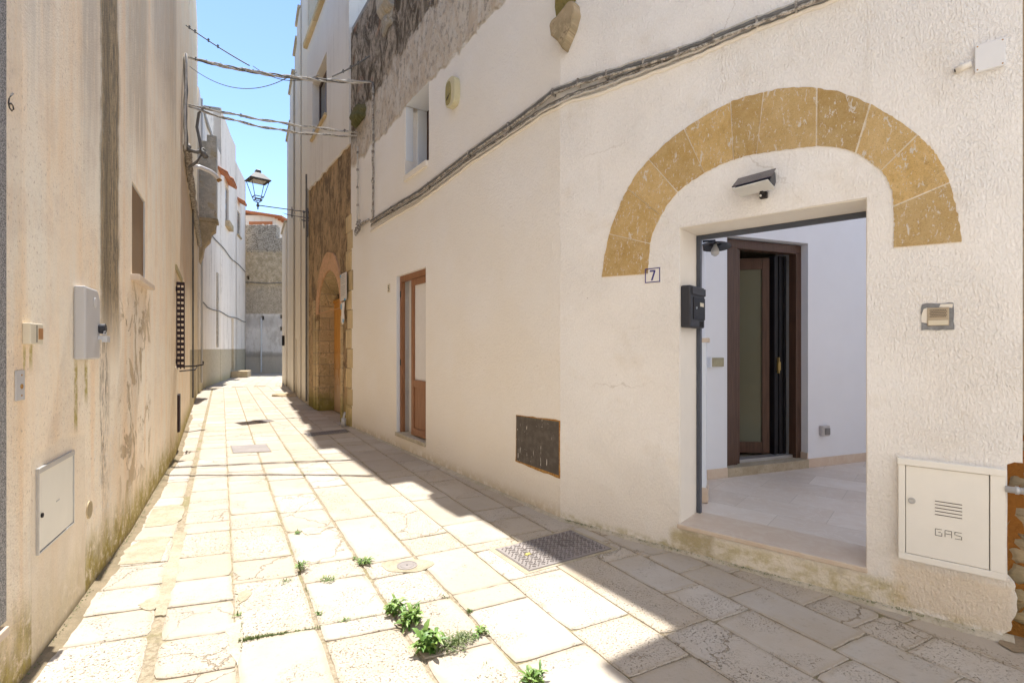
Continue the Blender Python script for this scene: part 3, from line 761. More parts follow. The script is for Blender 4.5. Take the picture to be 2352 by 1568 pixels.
m = MB(); pts = [G(2292, 1478), G(2330, 1500), G(2400, 1500), G(2600, 1600), G(2600, 1440), G(2330, 1420)]
m.add([(x, y, .006) for x, y in pts]); tag(m.build('bare_earth', M['earth']), None, None, kind='structure')

# ------------------------------------------------------------------ white house with gate number 7
H_A = 7.25
house = root('white_house', 'white roughcast house with the stone arch over gate number 7', 'house', (0.41, 4.248, 0))
mb = MB()
ldoor = (WA.hit(910)[0], WA.hit(978)[0], 0.222, 2.51); uwin = (WA.hit(930)[0], WA.hit(985)[0], 3.87, 4.885)
WA.panel(mb, 0, WA.len, -.1, H_A, .42, [ldoor, uwin]); mb.build('wall', M['stucco_a'], house, True, normals=False)
sB = lambda px: WB.hit(px)[0]
rag = [(2286, 1473), (2296, 1468), (2301, 1458), (2310, 1452), (2322, 1447), (2325, 1436), (2322, 1428), (2332, 1414), (2337, 1400), (2335, 1386), (2337, 1372), (2330, 1358), (2333, 1345), (2322, 1332), (2314, 1326), (2313, 1250), (2314, 1150), (2313, 1066), (2330, 1061), (2350, 1063)]
rl = [WB.sz(*p) for p in rag]
sR = sB(2349)
H_B = 4.75
outl = [(0, -.1), (rl[0][0], -.1)] + rl + [(sR, rl[-1][1]), (sR, H_B), (0, H_B)]
gh = (sB(1560), sB(1991)); gz = (.165, 2.312)
# slightly uneven hand-trowelled edges of the opening
rn = random.Random(3)
def wav(a, b, n, amp, r_):
    out = []
    for i in range(n):
        t = i / n; out.append((a[0] + (b[0] - a[0]) * t + r_.uniform(-amp, amp), a[1] + (b[1] - a[1]) * t + r_.uniform(-amp, amp)))
    return out
hole = wav((gh[0], gz[0]), (gh[1], gz[0]), 1, 0, rn) + wav((gh[1], gz[0]), (gh[1], gz[1]), 14, .0035, rn) + wav((gh[1], gz[1]), (gh[0], gz[1]), 8, .003, rn) + wav((gh[0], gz[1]), (gh[0], gz[0]), 14, .0035, rn)
mb = MB(); WB.poly(mb, outl, .36, [hole]); mb.build('wall', M['stucco_b'], house, True)
# smooth painted lining of the gateway
mb = MB(); Mg = WM(WB, 0)
a, b = gh
mb.box(a - .01, a + .004, .012, .358, .2, gz[1] + .004, Mg); mb.box(b - .004, b + .01, .012, .358, .2, gz[1] + .004, Mg); mb.box(a + .004, b - .004, .012, .358, gz[1] - .005, gz[1] + .012, Mg)
mb.build('gateway_lining', M['reveal'], house, True)
mb = MB(); mb.box(a - .012, b + .004, -.014, .37, .168, .2, Mg); mb.build('threshold', M['marble'], house, True, bevel=.006)
mb = MB(); y0, y1 = .318, .352
mb.box(a + .004, a + .036, y0, y1, .2, 2.307, Mg); mb.box(a + .036, b - .01, y0, y1, 2.272, 2.307, Mg); mb.box(b - .012, b - .004, y0, y1, .2, 2.307, Mg)
mb.build('gate_frame', M['steelblue'], house, True, bevel=.003)
# tufa masonry showing where the render has fallen
mb = MB(); WB.panel(mb, sB(2296), 4.5, -.1, H_B, .33, out=-.07); mb.build('bare_masonry', M['redearth'], house, True)
mb = MB(); WB.panel(mb, sB(2351), 4.4, 1.02, H_B - .02, .2, out=-.045); mb.build('old_render', M['redmasonry'], house, True)
rr = random.Random(12); mb = MB()
def lump(mb, c, r, seed, sub=2, M_=None, flat_=None, rough=.22):
    bm = bmesh.new(); bmesh.ops.create_icosphere(bm, subdivisions=sub, radius=1.0); q = random.Random(seed)
    ph = [q.uniform(0, 6) for _ in range(9)]
    b0 = len(mb.v)
    for v in bm.verts:
        p = v.co; k = 1 + rough * (math.sin(p.x * 3 + ph[0]) * math.sin(p.y * 3.3 + ph[1]) + .6 * math.sin(p.z * 5 + ph[2] + p.x * 4) + .35 * math.sin(p.x * 9 + ph[3]) * math.sin(p.z * 8 + ph[4]) + .3 * q.uniform(-1, 1))
        # squarish
        e = max(abs(p.x), abs(p.y), abs(p.z)); s_ = 1 / (e ** .55)
        w_ = Vector((p.x * r[0], p.y * r[1], p.z * r[2])) * k * s_
        w_ = w_ + Vector(c); mb.v.append(M_ @ w_ if M_ else w_)
    for f in bm.faces:
        idx = [b0 + v.index for v in f.verts]; mb.fac(idx, [((mb.v[i].x + mb.v[i].y) * 1.0, mb.v[i].z) for i in idx])
    bm.free(); return mb
for i, (px, py, rw, rh) in enumerate([(2338, 1105, .035, .035), (2350, 1185, .06, .075), (2352, 1250, .065, .04), (2335, 1275, .04, .045), (2350, 1320, .065, .05), (2345, 1375, .05, .055), (2352, 1420, .06, .04), (2400, 1200, .1, .08), (2400, 1300, .1, .08), (2400, 1400, .1, .08), (2400, 1100, .1, .07)]):
    t, z = WB.sz(px, py, -.07); lump(mb, (t, .095, z), (rw, .035, rh), 40 + i, 2, WM(WB, 0))
rq = random.Random(5); tt = sB(2420)
while tt < 4.3:
    zz_ = .08
    while zz_ < 1.0:
        hh_ = rq.uniform(.07, .13); lump(mb, (tt + rq.uniform(-.02, .02), .095, zz_), (rq.uniform(.07, .11), .035, hh_ * .5), rq.randint(0, 999), 2, WM(WB, 0)); zz_ += hh_ + .03
    tt += .2
mb.build('rubble', M['redmasonry'], house, True, smooth=True)
# voussoir arch
def q7(l): return [WB.sz((1400 + .4677 * x) * .9408, (150 + .4677 * y) * .9408) for x, y in l]
outer = q7([(150, 1125), (165, 1010), (188, 900), (250, 730), (285, 665), (330, 590), (395, 515), (480, 430), (580, 355), (700, 280), (820, 212), (905, 185), (992, 165), (1070, 146), (1150, 136), (1270, 142), (1400, 163), (1550, 224), (1640, 275), (1700, 312), (1795, 385), (1850, 435), (1895, 490), (1935, 560), (1962, 635), (1985, 710), (2005, 800), (2020, 880), (2026, 945)])
inner = q7([(402, 1112), (400, 1060), (408, 952), (425, 890), (465, 808), (500, 748), (548, 690), (620, 632), (690, 590), (760, 553), (836, 525), (900, 505), (955, 495), (1050, 480), (1150, 467), (1270, 453), (1385, 457), (1470, 487), (1520, 515), (1560, 545), (1600, 578), (1625, 610), (1640, 635), (1655, 680), (1663, 760), (1664, 815), (1665, 870), (1662, 925), (1660, 975)])
cuts = [0, 2, 4, 6, 8, 10, 12, 15, 17, 20, 24, 28]
arch = MB(); ar = random.Random(4)
inner = [((a_[0] * .965 + b_[0] * .035), (a_[1] * .965 + b_[1] * .035)) for a_, b_ in zip(inner, outer)]
def dens(pts, n, amp):
    o = []
    for p, q in zip(pts, pts[1:]):
        for k in range(n):
            t = k / n; o.append((p[0] + (q[0] - p[0]) * t + ar.uniform(-amp, amp), p[1] + (q[1] - p[1]) * t + ar.uniform(-amp, amp)))
    o.append(pts[-1]); return o
for i, (c0, c1) in enumerate(zip(cuts, cuts[1:])):
    arch.curcol = (ar.random(), ar.random(), ar.random())
    oo = dens(outer[c0:c1 + 1], 5, .0035); ii = dens(inner[c0:c1 + 1], 5, .0035)[::-1]
    P = oo + ii; cx = sum(p[0] for p in P) / len(P); cz = sum(p[1] for p in P) / len(P)
    g = .002 if i in (2, 4, 5) else .0046
    def shr(p, q, d):
        L = math.hypot(q[0] - p[0], q[1] - p[1]); return (p[0] + (q[0] - p[0]) / L * d, p[1] + (q[1] - p[1]) / L * d)
    oo[0] = shr(oo[0], oo[1], g); oo[-1] = shr(oo[-1], oo[-2], g); ii[0] = shr(ii[0], ii[1], g); ii[-1] = shr(ii[-1], ii[-2], g)
    arch.prism(oo + ii, -.006, .02, WM(WB, 0))
so = arch.build('stone_arch', M['tufa'], house, True)
mb = MB(); mb.prism(dens(outer, 3, .004) + dens(inner, 3, .004)[::-1], -.002, .02, WM(WB, 0)); mb.build('arch_mortar', M['mortar'], house, True)
# upper window, deep reveal
Mw = WM(WA, uwin[0]); W_ = uwin[1] - uwin[0]; z0, z1 = uwin[2], uwin[3]
fr = MB(); y0, y1 = .335, .375
fr.box(0, .05, y0, y1, z0, z1, Mw); fr.box(W_ - .14, W_, y0, y1, z0, z1, Mw); fr.box(.05, W_ - .14, y0, y1, z1 - .05, z1, Mw); fr.box(.05, W_ - .14, y0, y1, z0, z0 + .05, Mw)
wo = fr.build('window', M['brown'], house, True, bevel=.004)
pb = MB(); pb.box(.05, W_ - .14, .35, .356, z0 + .05, z1 - .05, Mw); pb.build('pane', M['darkglass'], wo, True)
rb = MB(); rb.box(.0, .012, .015, .12, z0 + .24, z1 - .012, Mw); rb.box(.0, .02, .19, .33, z0, z1 - .012, Mw); rb.box(.02, W_, .005, .33, z1 - .011, z1 + .0, Mw); rb.build('reveal', M['courtwall'], wo, True, bevel=.003)
rb = MB(); rb.box(.02, W_ - .03, -.035, .33, z0 - .075, z0 + .004, Mw); rb.build('sill', M['reveal'], wo, True, bevel=.008)
# half-open glazed door in the lower wall
Mw = WM(WA, ldoor[0]); W_ = ldoor[1] - ldoor[0]; z0, z1 = ldoor[2], ldoor[3]
def Lw(px, o_=-.06): return WA.hit(px, o_)[0] - ldoor[0]
fr = MB(); y0, y1 = .055, .115
xa, xb, xc, xd = Lw(918), Lw(924), Lw(944), Lw(978)
fr.box(.005, .06, y0, y1, z0, z1 - .085, Mw); fr.box(.005, W_, y0, y1, z1 - .085, z1, Mw)
do = fr.build('glazed_door', M['wood2'], house, True, bevel=.004)
lf = MB(); h0 = z0 + .02; h1 = z1 - .09; zr_ = z0 + .74; x0, x1 = xc, W_ - .005
lf.box(x0, x0 + .085, y0 + .006, y1 - .004, h0, h1, Mw); lf.box(x1 - .085, x1, y0 + .006, y1 - .004, h0, h1, Mw)
for a_, b_ in ((h0, h0 + .10), (zr_ - .05, zr_ + .05), (h1 - .09, h1)): lf.box(x0 + .085, x1 - .085, y0 + .008, y1 - .006, a_, b_, Mw)
lf.box(x0 + .085, x1 - .085, y0 + .022, y1 - .02, h0 + .10, zr_ - .05, Mw)
lo_ = lf.build('door_leaf', M['wood2'], do, True, bevel=.004)
pn = MB(); pn.box(x0 + .085, x1 - .085, y0 + .03, y0 + .034, zr_ + .05, h1 - .09, Mw); pn.build('pane', M['curtain'], do, True)
pn = MB(); pn.box(.055, x0 + .03, .17, .19, z0, z1 - .06, Mw); pn.build('white_blind', M['curtain'], do, True)
for zq_ in (.98, 1.98):
    pn = MB(); pn.box(.02, .05, y0 - .005, y0, z0 + zq_, z0 + zq_ + .09, Mw); pn.build('lock_plate', M['iron'], do, True)
rb = MB(); rb.box(-.004, W_ + .004, -.022, .2, z0 - .05, z0 + .004, Mw); rb.build('doorstep', M['cement2'], do, True, bevel=.008)
rb = MB(); rb.box(-.004, .006, .006, .054, z0 + .004, z1 + .002, Mw); rb.build('reveal', M['courtwall'], do, True)
# unseen balcony slab and roof, added to cast the street shadow
mb = MB(); s5 = (Vector((-.26, 5.23)) - WA.p[0]).length
mb.box(s5, WA.len - .02, -.62, -.001, 6.15, 6.32, WM(WA, 0)); mb.build('shadow_balcony_slab', M['c_up'], house, True, bevel=.01)
mb = MB(); q = [WA.P(0, 0, -.02), WA.P(WA.len, 0, -.02), WA.P(WA.len - .0, 0, -.36), WA.P(WA.len - .2, 0, -1.5), WA.P(0, 0, -4)]
mb.prism([(p.x, p.y) for p in q], H_A, H_A + .12, axis='z'); mb.build('roof', M['roof'], house, True)
mb = MB(); mb.box(0, WA.len - .3, 1.45, 1.55, 0, H_A, WM(WA, 0)); mb.build('back_wall', M['c_up'], house, True)
# ---- courtyard behind the gate
mb = MB(); q = [WB.P(sB(1540), 0, -.362), WB.P(4.4, 0, -.362), Vector((5.2, 1.5, 0)), Vector((6.3, 6.6, 0)), Vector((1.7, 4.85, 0))]
rzB = WB.rz(1); c_, s_ = math.cos(-rzB), math.sin(-rzB)
uvq = [(p.x * c_ - p.y * s_, p.x * s_ + p.y * c_) for p in q]
mb.add([(p.x, p.y, .196) for p in q], uvq); mb.build('courtyard_floor', M['court'], house, True)
HC = 5.6
kd = (WBK.hit(1670)[0], WBK.hit(1856)[0], .282, 2.555)
mb = MB(); WBK.panel(mb, -.15, WBK.len, 0.0, HC, .4, [kd]); WLW.panel(mb, 0, WLW.len, 0, HC, .2); WRW.panel(mb, 0, WRW.len, 0, HC, .2)
mb.build('courtyard_wall', M['courtwall'], house, True)
mb = MB()
for wl, s0, s1 in ((WBK, .012, kd[0]), (WBK, kd[1], WBK.len), (WLW, -.0, WLW.len)):
    mb.box(s0, s1, -.012, .01, .196, .29, WM(wl, 0))
mb.box(kd[1] - .01, kd[1] + .002, .0, .12, .283, .35, WM(WBK, 0))
mb.build('skirting', M['marble'], house, True, bevel=.003)
mb = MB(); mb.box(kd[0], kd[1], -.015, .4, .19, .2835, WM(WBK, 0)); mb.build('doorstep', M['cement'], house, True, bevel=.008)
Mk = WM(WBK, 0); z0, z1 = kd[2] + .003, kd[3]
kf = lambda px, o_=-.12: WBK.hit(px, o_)[0]
xa = kd[0] + .004; xb = kf(1696); xc = kf(1821); xd = kf(1833)
fr = MB(); fr.box(xa, xb - .05, .08, .17, z0 - .04, z1 - .10, Mk); fr.box(xb - .05, xb, .10, .19, z0, z1 - .10, Mk); fr.box(xa, xd, .08, .17, z1 - .10, z1 - .012, Mk); fr.box(xc, xd, .08, .17, z0, z1 - .10, Mk)
cdoor = fr.build('courtyard_door', M['brown'], house, True, bevel=.004)
mb = MB(); mb.box(xb, xc, .12, .24, z0 - .001, z0 + .03, Mk); mb.build('door_sill', M['alu'], cdoor, True, bevel=.003)
mb = MB(); xk0, xk1 = kf(1777, -.2), kf(1804, -.2)
for i in range(5):
    t0 = xk0 + (xk1 - xk0) * i / 5; mb.box(t0 + .002, t0 + (xk1 - xk0) / 5 - .002, .19 + .012 * (i % 2), .26, z0 + .03, z1 - .11, Mk)
mb.build('folding_screen', M['black'], cdoor, True)
mb = MB(); mb.box(xk0 + .03, xk0 + .065, .165, .19, z0 + .93, z0 + 1.02, Mk); mb.box(xk0 + .035, xk0 + .045, .16, .19, z0 + .90, z0 + 1.07, Mk); mb.build('door_handle', M['brass'], cdoor, True, bevel=.003)
# leaf hinged at the screen side, swung into the room
hx = xk0 - .005; ang = R(180 - 27); Ml = Mk @ Matrix.Translation((hx, .26, 0)) @ Matrix.Rotation(ang, 4, 'Z')
LW_ = .56; lf = MB(); zb, zt = z0 + .035, z1 - .13
lf.box(0, .075, -.025, .025, zb, zt, Ml); lf.box(LW_ - .075, LW_, -.025, .025, zb, zt, Ml); lf.box(.075, LW_ - .075, -.023, .023, zb, zb + .12, Ml); lf.box(.075, LW_ - .075, -.023, .023, zt - .12, zt, Ml)
lf.build('door_leaf', M['brown'], cdoor, True, bevel=.004)
mb = MB(); mb.box(.075, LW_ - .075, -.006, .006, zb + .12, zt - .12, Ml); mb.build('pane', M['sage'], cdoor, True)
# room behind the courtyard door
mb = MB(); mb.box(-.3, 3.6, .42, .425, .2, 2.9, Mk)
room = MB(); x0, x1, y0, y1, za, zb_ = -.6, 3.2, .405, 4.2, .24, 2.85
for bx in ((x0, x1, y0, y1, za - .05, za + .03), (x0, x1, y0, y1, zb_, zb_ + .1), (x0 - .1, x0, y0, y1, za, zb_), (x1, x1 + .1, y0, y1, za, zb_), (x0, x1, y1, y1 + .1, za, zb_)): room.box(*bx, Mk)
room.build('room_shell', M['reveal'], house, True)
# ------------------------------------------------------------------ house with the stone portal
def szz(wall, px, y): return wall.sz(px, y)
por = root('portal_house', 'tall cream house with a brown stone front and pointed arch doorway', 'house', (cornCD[0], cornCD[1], 0))
sC = lambda px: WC.hit(px)[0]
pr = random.Random(8)
a0, a1 = sC(733), sC(784); aw = a1 - a0; zs, za_ = 2.35, 3.12
def parch(x0, x1, zb, zs, zt, n=8):
    o = [(x0, zb)]; xm = (x0 + x1) / 2
    for i in range(n + 1):
        t = i / n; o.append((x0 + (xm - x0) * (1 - math.cos(t * math.pi / 2)) ** .85, zs + (zt - zs) * math.sin(t * math.pi / 2) ** .9))
    r = [(x0 + x1 - x, z) for x, z in o[:-1]][::-1]
    return o + r
hole = parch(a0, a1, -.05, zs, za_)
topz = lambda px, y: WC.sz(px, y)[1]
tl = [(0.0, topz(712, 425))] + [(WC.len * t, topz(716, 428) * (1 - t) + topz(803, 330) * t + pr.uniform(-.035, .035)) for t in [i / 16 for i in range(1, 16)]] + [(WC.len, topz(805, 328))]
mb = MB(); WC.poly(mb, [(0, -.1)] + [(WC.len, -.1)] + tl[::-1], .45, [hole], out=0.0); mb.build('stone_wall', M['portal'], por, True)
inn = parch(a0 + .03, a1 - .03, -.04, zs, za_ - .03)
mb = MB(); WC.poly(mb, hole, .40, [inn], out=-.012); mb.build('jamb', M['jamb'], por, True)
ro = parch(a0 - .24, a1 + .14, 2.25, zs, za_ + .40); ri = parch(a0 - .0, a1 + .0, 2.2, zs, za_)
ro = [(x + pr.uniform(-.02, .02), z + (pr.uniform(-.02, .02) if z > 2.3 else 0)) for x, z in ro]
mb = MB(); WC.poly(mb, [p for p in ro], .04, [[(x, max(z, 2.251)) for x, z in ri]], out=.03)
mb.build('arch_moulding', M['pink'], por, True, bevel=.01)
for s0, s1, o_ in ((a0 - .50, a0 - .36, .05), (a0 - .30, a0 - .22, .06), (a0 - .16, a0 - .02, .04), (a1 + .02, a1 + .16, .03)):
    mb = MB(); mb.box(s0, s1, -o_, .02, 0, 2.1 if s0 > a0 - .4 else 2.6, WM(WC, 0))
    mb.uv = [[((mb.v[i].x * .55 - mb.v[i].y * .83), mb.v[i].z) for i in f] for f in mb.f]
    mb.build('jamb_moulding', M['jamb'], por, True, bevel=.03)
mb = MB(); Mc = WM(WC, 0); dy = .33; zt = 2.50
xs = [a0 + .03 + (a1 - a0 - .06) * i / 2 for i in range(3)]
for x0, x1 in zip(xs, xs[1:]):
    mb.box(x0 + .004, x1 - .004, dy, dy + .05, .0, zt, Mc)
    for zz0, zz1 in ((.12, .62), (.78, .98), (1.1, 1.35), (1.45, 2.35)):
        mb.box(x0 + .10, x1 - .10, dy - .018, dy, zz0, zz1, Mc)
mb.box(a0 + .02, a1 - .02, dy - .03, dy + .04, zt, zt + .07, Mc)
mb.build('door', M['orange'], por, True, bevel=.006)
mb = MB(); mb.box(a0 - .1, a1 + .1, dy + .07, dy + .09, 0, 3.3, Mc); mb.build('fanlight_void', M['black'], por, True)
mb = MB()
for i in range(7):
    g = math.pi * (i + .5) / 7; xm = (a0 + a1) / 2; mb.tube([Mc @ Vector((xm, dy, zt + .07)), Mc @ Vector((xm + .75 * math.cos(g), dy, zt + .07 + .5 * math.sin(g)))], .008, 5)
mb.build('fanlight_grille', M['iron'], por, True)
# cream storey above
cw = (sC(721), sC(754)); wz = (WC.sz(754, 262)[1], WC.sz(754, 120)[1])
bl = [(s_, z_ - .03) for s_, z_ in tl]
bot = []
for i, (s_, z_) in enumerate(bl): bot.append((s_, z_))
HCm = 9.05
mb = MB(); WC.poly(mb, bot + [(WC.len, HCm), (0, HCm)], .5, [[(cw[0], wz[0]), (cw[1], wz[0]), (cw[1], wz[1]), (cw[0], wz[1])]], out=.035); mb.build('wall', M['c_up'], por, True)
mb = MB(); mb.box(-.05, WC.len, -.13, .4, HCm, HCm + .14, Mc); mb.uv = [[(mb.v[i].y, mb.v[i].z) for i in f] for f in mb.f]; mb.build('cornice', M['quoin'], por, True, bevel=.02)
mb = MB(); q = [WC.P(0, 0, 0), WC.P(WC.len, 0, 0), WC.P(WC.len, 0, -4), WC.P(0, 0, -4)]; mb.prism([(p.x, p.y) for p in q], HCm + .02, HCm + .1, axis='z'); mb.build('roof', M['roof'], por, True)
fr = MB(); ww = cw[1] - cw[0]; x0, x1 = cw; y0 = .12
fr.box(x0, x0 + .07, y0, y0 + .05, wz[0], wz[1], Mc); fr.box(x1 - .10, x1, y0, y0 + .05, wz[0], wz[1], Mc); fr.box(x0 + .07, x1 - .10, y0, y0 + .05, wz[1] - .07, wz[1], Mc); fr.box((x0 + x1) / 2 - .04, (x0 + x1) / 2 + .04, y0 - .01, y0 + .05, wz[0], wz[1] - .07, Mc)
wo = fr.build('window', M['brown'], por, True, bevel=.004)
pb = MB(); pb.box(x0 + .05, x1 - .08, y0 + .02, y0 + .03, wz[0], wz[1] - .05, Mc); pb.build('pane', M['darkglass'], wo, True)
pb = MB(); pb.box(x0 - .05, x1 + .04, -.09, .3, wz[0] - .06, wz[0] + .003, Mc); pb.uv = [[(pb.v[i].y, pb.v[i].z) for i in f] for f in pb.f]; pb.build('sill', M['quoin'], wo, True, bevel=.01)
# ochre corner stones
mb = MB(); z = 0.0; i = 0; qr = random.Random(2)
while z < 3.9:
    h = qr.uniform(.30, .40); wA = .05 + (.07 if i % 2 else 0) + qr.uniform(-.01, .02); wC_ = .22 if i % 2 else .34
    M1 = WM(WC, WC.len); q1 = [WC.P(WC.len - wC_, 0, .012), WC.P(WC.len, 0, .012), WA.P(wA, 0, .010), WA.P(wA, 0, -.02), WC.P(WC.len - wC_, 0, -.05)]
    b0 = len(mb.v); mb.prism([(p.x, p.y) for p in q1], z + .004, z + h - .004, axis='z'); z += h; i += 1
mb.uv = [[(mb.v[k].y * 1.2, mb.v[k].z) for k in f] for f in mb.f]
mb.build('corner_stones', M['quoin'], por, True, bevel=.008)
# ------------------------------------------------------------------ row of pale houses beyond, right-hand side
def shell(rt, wall, s0, s1, h, depth, mat, name='wall', holes=(), out=0.0):
    mb = MB(); wall.panel(mb, s0, s1, -.1, h, .3, holes, out); mb.build(name, mat, rt, True, normals=False)
    p0, p1 = wall.P(s0, 0, out), wall.P(s1, 0, out); n = wall.nrm((s0 + s1) / 2); d = Vector((n.x, n.y, 0)) * -depth
    mb = MB()
    for a_ in (p0, p1):
        e = (p1 - p0).normalized() * (.25 if a_ is p0 else -.25)
        q = [a_, a_ + d, a_ + d + e, a_ + e]; mb.prism([(v.x, v.y) for v in q], 0, h - .004, axis='z')
    mb.uv = [[(mb.v[i].x * .9 + mb.v[i].y * .3, mb.v[i].z) for i in f] for f in mb.f]
    mb.build('end_wall', mat, rt, True)
    mb = MB(); q = [p0 - Vector((n.x, n.y, 0)) * .05, p1 - Vector((n.x, n.y, 0)) * .05, p1 + d, p0 + d]; mb.prism([(v.x, v.y) for v in q], h - .15, h - .01, axis='z'); mb.build('roof', M['roof'], rt, True)
hD = lambda px: WD.hit(px)[0]
dspec = [(709, 690.5, 13.0, 'tall pale house rising beside the cornice of the portal house', 'd1', 3.0, 0),
         (690.5, 683.5, 11.2, 'narrow pale house second past the street lamp bracket', 'd1', 3.0, .02),
         (683.5, 677, 10.85, 'pale house with a stepped parapet, third past the lamp bracket', 'd1', 3.0, .0),
         (677, 668, 10.35, 'pale house with a sloping skyline midway along the right row', 'd1', 3.0, .03),
         (668, 659.5, 9.4, 'white house near the far end of the right row', 'd1', 3.0, .0),
         (659.5, 651, 6.3, 'low pale house ending the right row at the bend', 'd1', 3.0, .05)]
for pa, pb_, h, lab, mm, dep, o_ in dspec:
    s1, s0 = hD(pa), hD(pb_); p = WD.P(s1, 0, 0)
    rt = root('row_house', lab, 'house', (p.x, p.y, 0), group='pale houses lining the right side of the street')
    if pa == 709: s1 = WD.len
    hs = ()
    if pa == 690.5: hs = ((hD(683.6), hD(686.5), -.1, 1.75),)
    if pa == 683.5: hs = ((hD(679), hD(682.9), -.1, 1.75),)
    shell(rt, WD, s0, s1, h, dep, M['d1'], holes=hs, out=o_)
    if pa == 709:
        mb = MB(); mb.tube([WD.P(s1 - .12, .1, .04), WD.P(s1 - .12, 5.9, .04)], .025, 6); mb.build('drainpipe', M['cable'], rt, True)
    if hs:
        mb = MB(); mb.box(hs[0][0], hs[0][1], .12, .16, 0, 1.75, WM(WD, 0)); mb.build('door', M['cement2'], rt, True)
    mb = MB(); ns = max(1, int((s1 - s0) / 1.2)); mb.box(s0 - .03, s1 + .02, -.06 - o_, .25, h, h + .07, WM(WD, 0)) if abs(WD.rz(s0) - WD.rz(s1)) < 1e-6 else mb.box(s0 - .03, s1 + .02, -.06 - o_, .25, h, h + .07, WM(WD, s0) @ Matrix.Translation((-s0, 0, 0)))
    mb.build('parapet_cap', M['cement2'], rt, True, bevel=.01)
# ------------------------------------------------------------------ left side
lh = root('peach_house', 'tall peach rendered house with black rain streak on the left', 'house', (-2.1, 2.17, 0))
s_ = lambda px: WL1.hit(px)[0]
zq = lambda px, py: WL1.sz(px, py)[1]
wn = (s_(303), s_(334), zq(318, 641), zq(318, 439))
sh = (s_(403.5), s_(416), zq(410, 842), zq(410, 655))
vent = None
mb = MB(); WL1.panel(mb, 0.3, WL1.len, -.1, 8.9, .3, [wn, sh]); mb.build('wall', M['peach'], lh, True, normals=False)
mb = MB(); q = [WL1.P(WL1.cum[i] if i else .3, 0, -.02) for i in range(len(WL1.p))]; q2 = [Vector((-8.5, 11.5, 0)), Vector((-8.5, 0, 0)), Vector((-4, -2.5, 0))]
mb.prism([(p.x, p.y) for p in q + q2], 8.9, 9.0, axis='z'); mb.build('roof', M['roof'], lh, True)
Ms = WM(WL1, wn[0]); W_ = wn[1] - wn[0]; z0, z1 = wn[2], wn[3]
fr = MB(); fr.box(0, .012, .004, .07, z0, z1, Ms); fr.box(W_ - .03, W_, .004, .07, z0, z1, Ms); fr.box(.012, W_ - .03, .006, .07, z1 - .012, z1, Ms); fr.box(.012, W_ - .03, .006, .07, z0, z0 + .012, Ms)
wo = fr.build('window', M['alu'], lh, True, bevel=.003)
pb = MB(); pb.box(.012, W_ - .03, .012, .03, z0, z1, Ms); pb.build('blind', M['windowbrown'], wo, True)
pb = MB(); pb.box(-.05, W_ + .09, -.06, .06, z0 - .045, z0, Ms); pb.build('sill', M['marble'], wo, True, bevel=.005)
Ms = WM(WL1, sh[0]); W_ = sh[1] - sh[0]; z0, z1 = sh[2], sh[3]
fr = MB(); fr.box(0, W_, .12, .14, z0, z1, Ms); wo = fr.build('window', M['greyplastic'], lh, True)
pb = MB(); xo = .25; yA, yB = -.085, .0
for yy in (yA, (yA + yB) / 2, yB): pb.box(xo, xo + .02, yy - .007, yy + .007, z0 - .02, z1, Ms)
n = 15
for i in range(n + 1):
    zz_ = z0 + (z1 - z0 - .04) * i / n; pb.box(xo + .002, xo + .018, yA, yB, zz_, zz_ + .045, Ms)
pb.box(xo, xo + .05, yB, .12, z1 - .12, z1 - .06, Ms); pb.box(xo, xo + .05, yB, .12, z0 + .06, z0 + .12, Ms)
pb.build('shutter', M['shutter'], wo, True)
pb = MB(); pb.box(-.08, W_ + .05, -.02, .02, z1 + .12, z1 + .2, Ms); pb.build('lintel', M['l2'], wo, True, bevel=.01)
# granite door surround at the very left
gx = WL1.hit(3)[0]
mb = MB(); mb.box(gx - .22, gx, -.018, .05, 0.35, 4.6, WM(WL1, 0) if False else WM(WL1, gx) @ Matrix.Translation((-gx, 0, 0)))
mb.build('door_surround', M['granite'], lh, True, bevel=.006)
mb = MB(); mb.box(gx - .3, gx - .01, -.03, .02, .30, .335, WM(WL1, gx) @ Matrix.Translation((-gx, 0, 0))); mb.build('marble_sill', M['marble'], lh, True, bevel=.004)
# tiny house between
l2 = root('ochre_house', 'narrow ochre house with grey dado past the louvred shutter', 'house', (WL2.p[0].x, WL2.p[0].y, 0))
shell(l2, WL2, 0, WL2.len, 11.6, 4, M['l2'], out=.0)
mb = MB(); mb.tube([WL2.P(.9, .3, .03), WL2.P(.9, 4.9, .03)], .02, 6); mb.build('conduit', M['cable'], l2, True)
# whitewashed house with tiled window hoods
l3 = root('whitewashed_house', 'weathered whitewashed house with terracotta window hoods down the street', 'house', (WL3.p[0].x, WL3.p[0].y, 0))
s3 = lambda px: WL3.hit(px)[0]
wins = []
def w3(pa, pb_, ya, yb):
    s0, s1 = s3(pa), s3(pb_); pm = (pa + pb_) / 2; return (s0, s1, WL3.sz(pm, yb)[1], WL3.sz(pm, ya)[1])
wins = [w3(516.5, 525.5, 472, 512 + 9), w3(545, 552, 487, 541), w3(495.5, 499.5, 418, 452)]
wins[0] = w3(518, 525.5, 432, 512)
hole_l = [wins[2]]; hole_r = [wins[0], wins[1], (s3(531.5), s3(537), .35, 2.95)]
shell(l3, WL3, 0, s3(508), 9.9, 5, M['l3'], holes=hole_l)
shell(l3, WL3, s3(508) + .002, s3(541.5), 12.0, 5, M['l3'], holes=[hole_r[0], hole_r[2]])
shell(l3, WL3, s3(541.5) + .002, WL3.len, 11.2, 5, M['l3'], holes=[hole_r[1]])
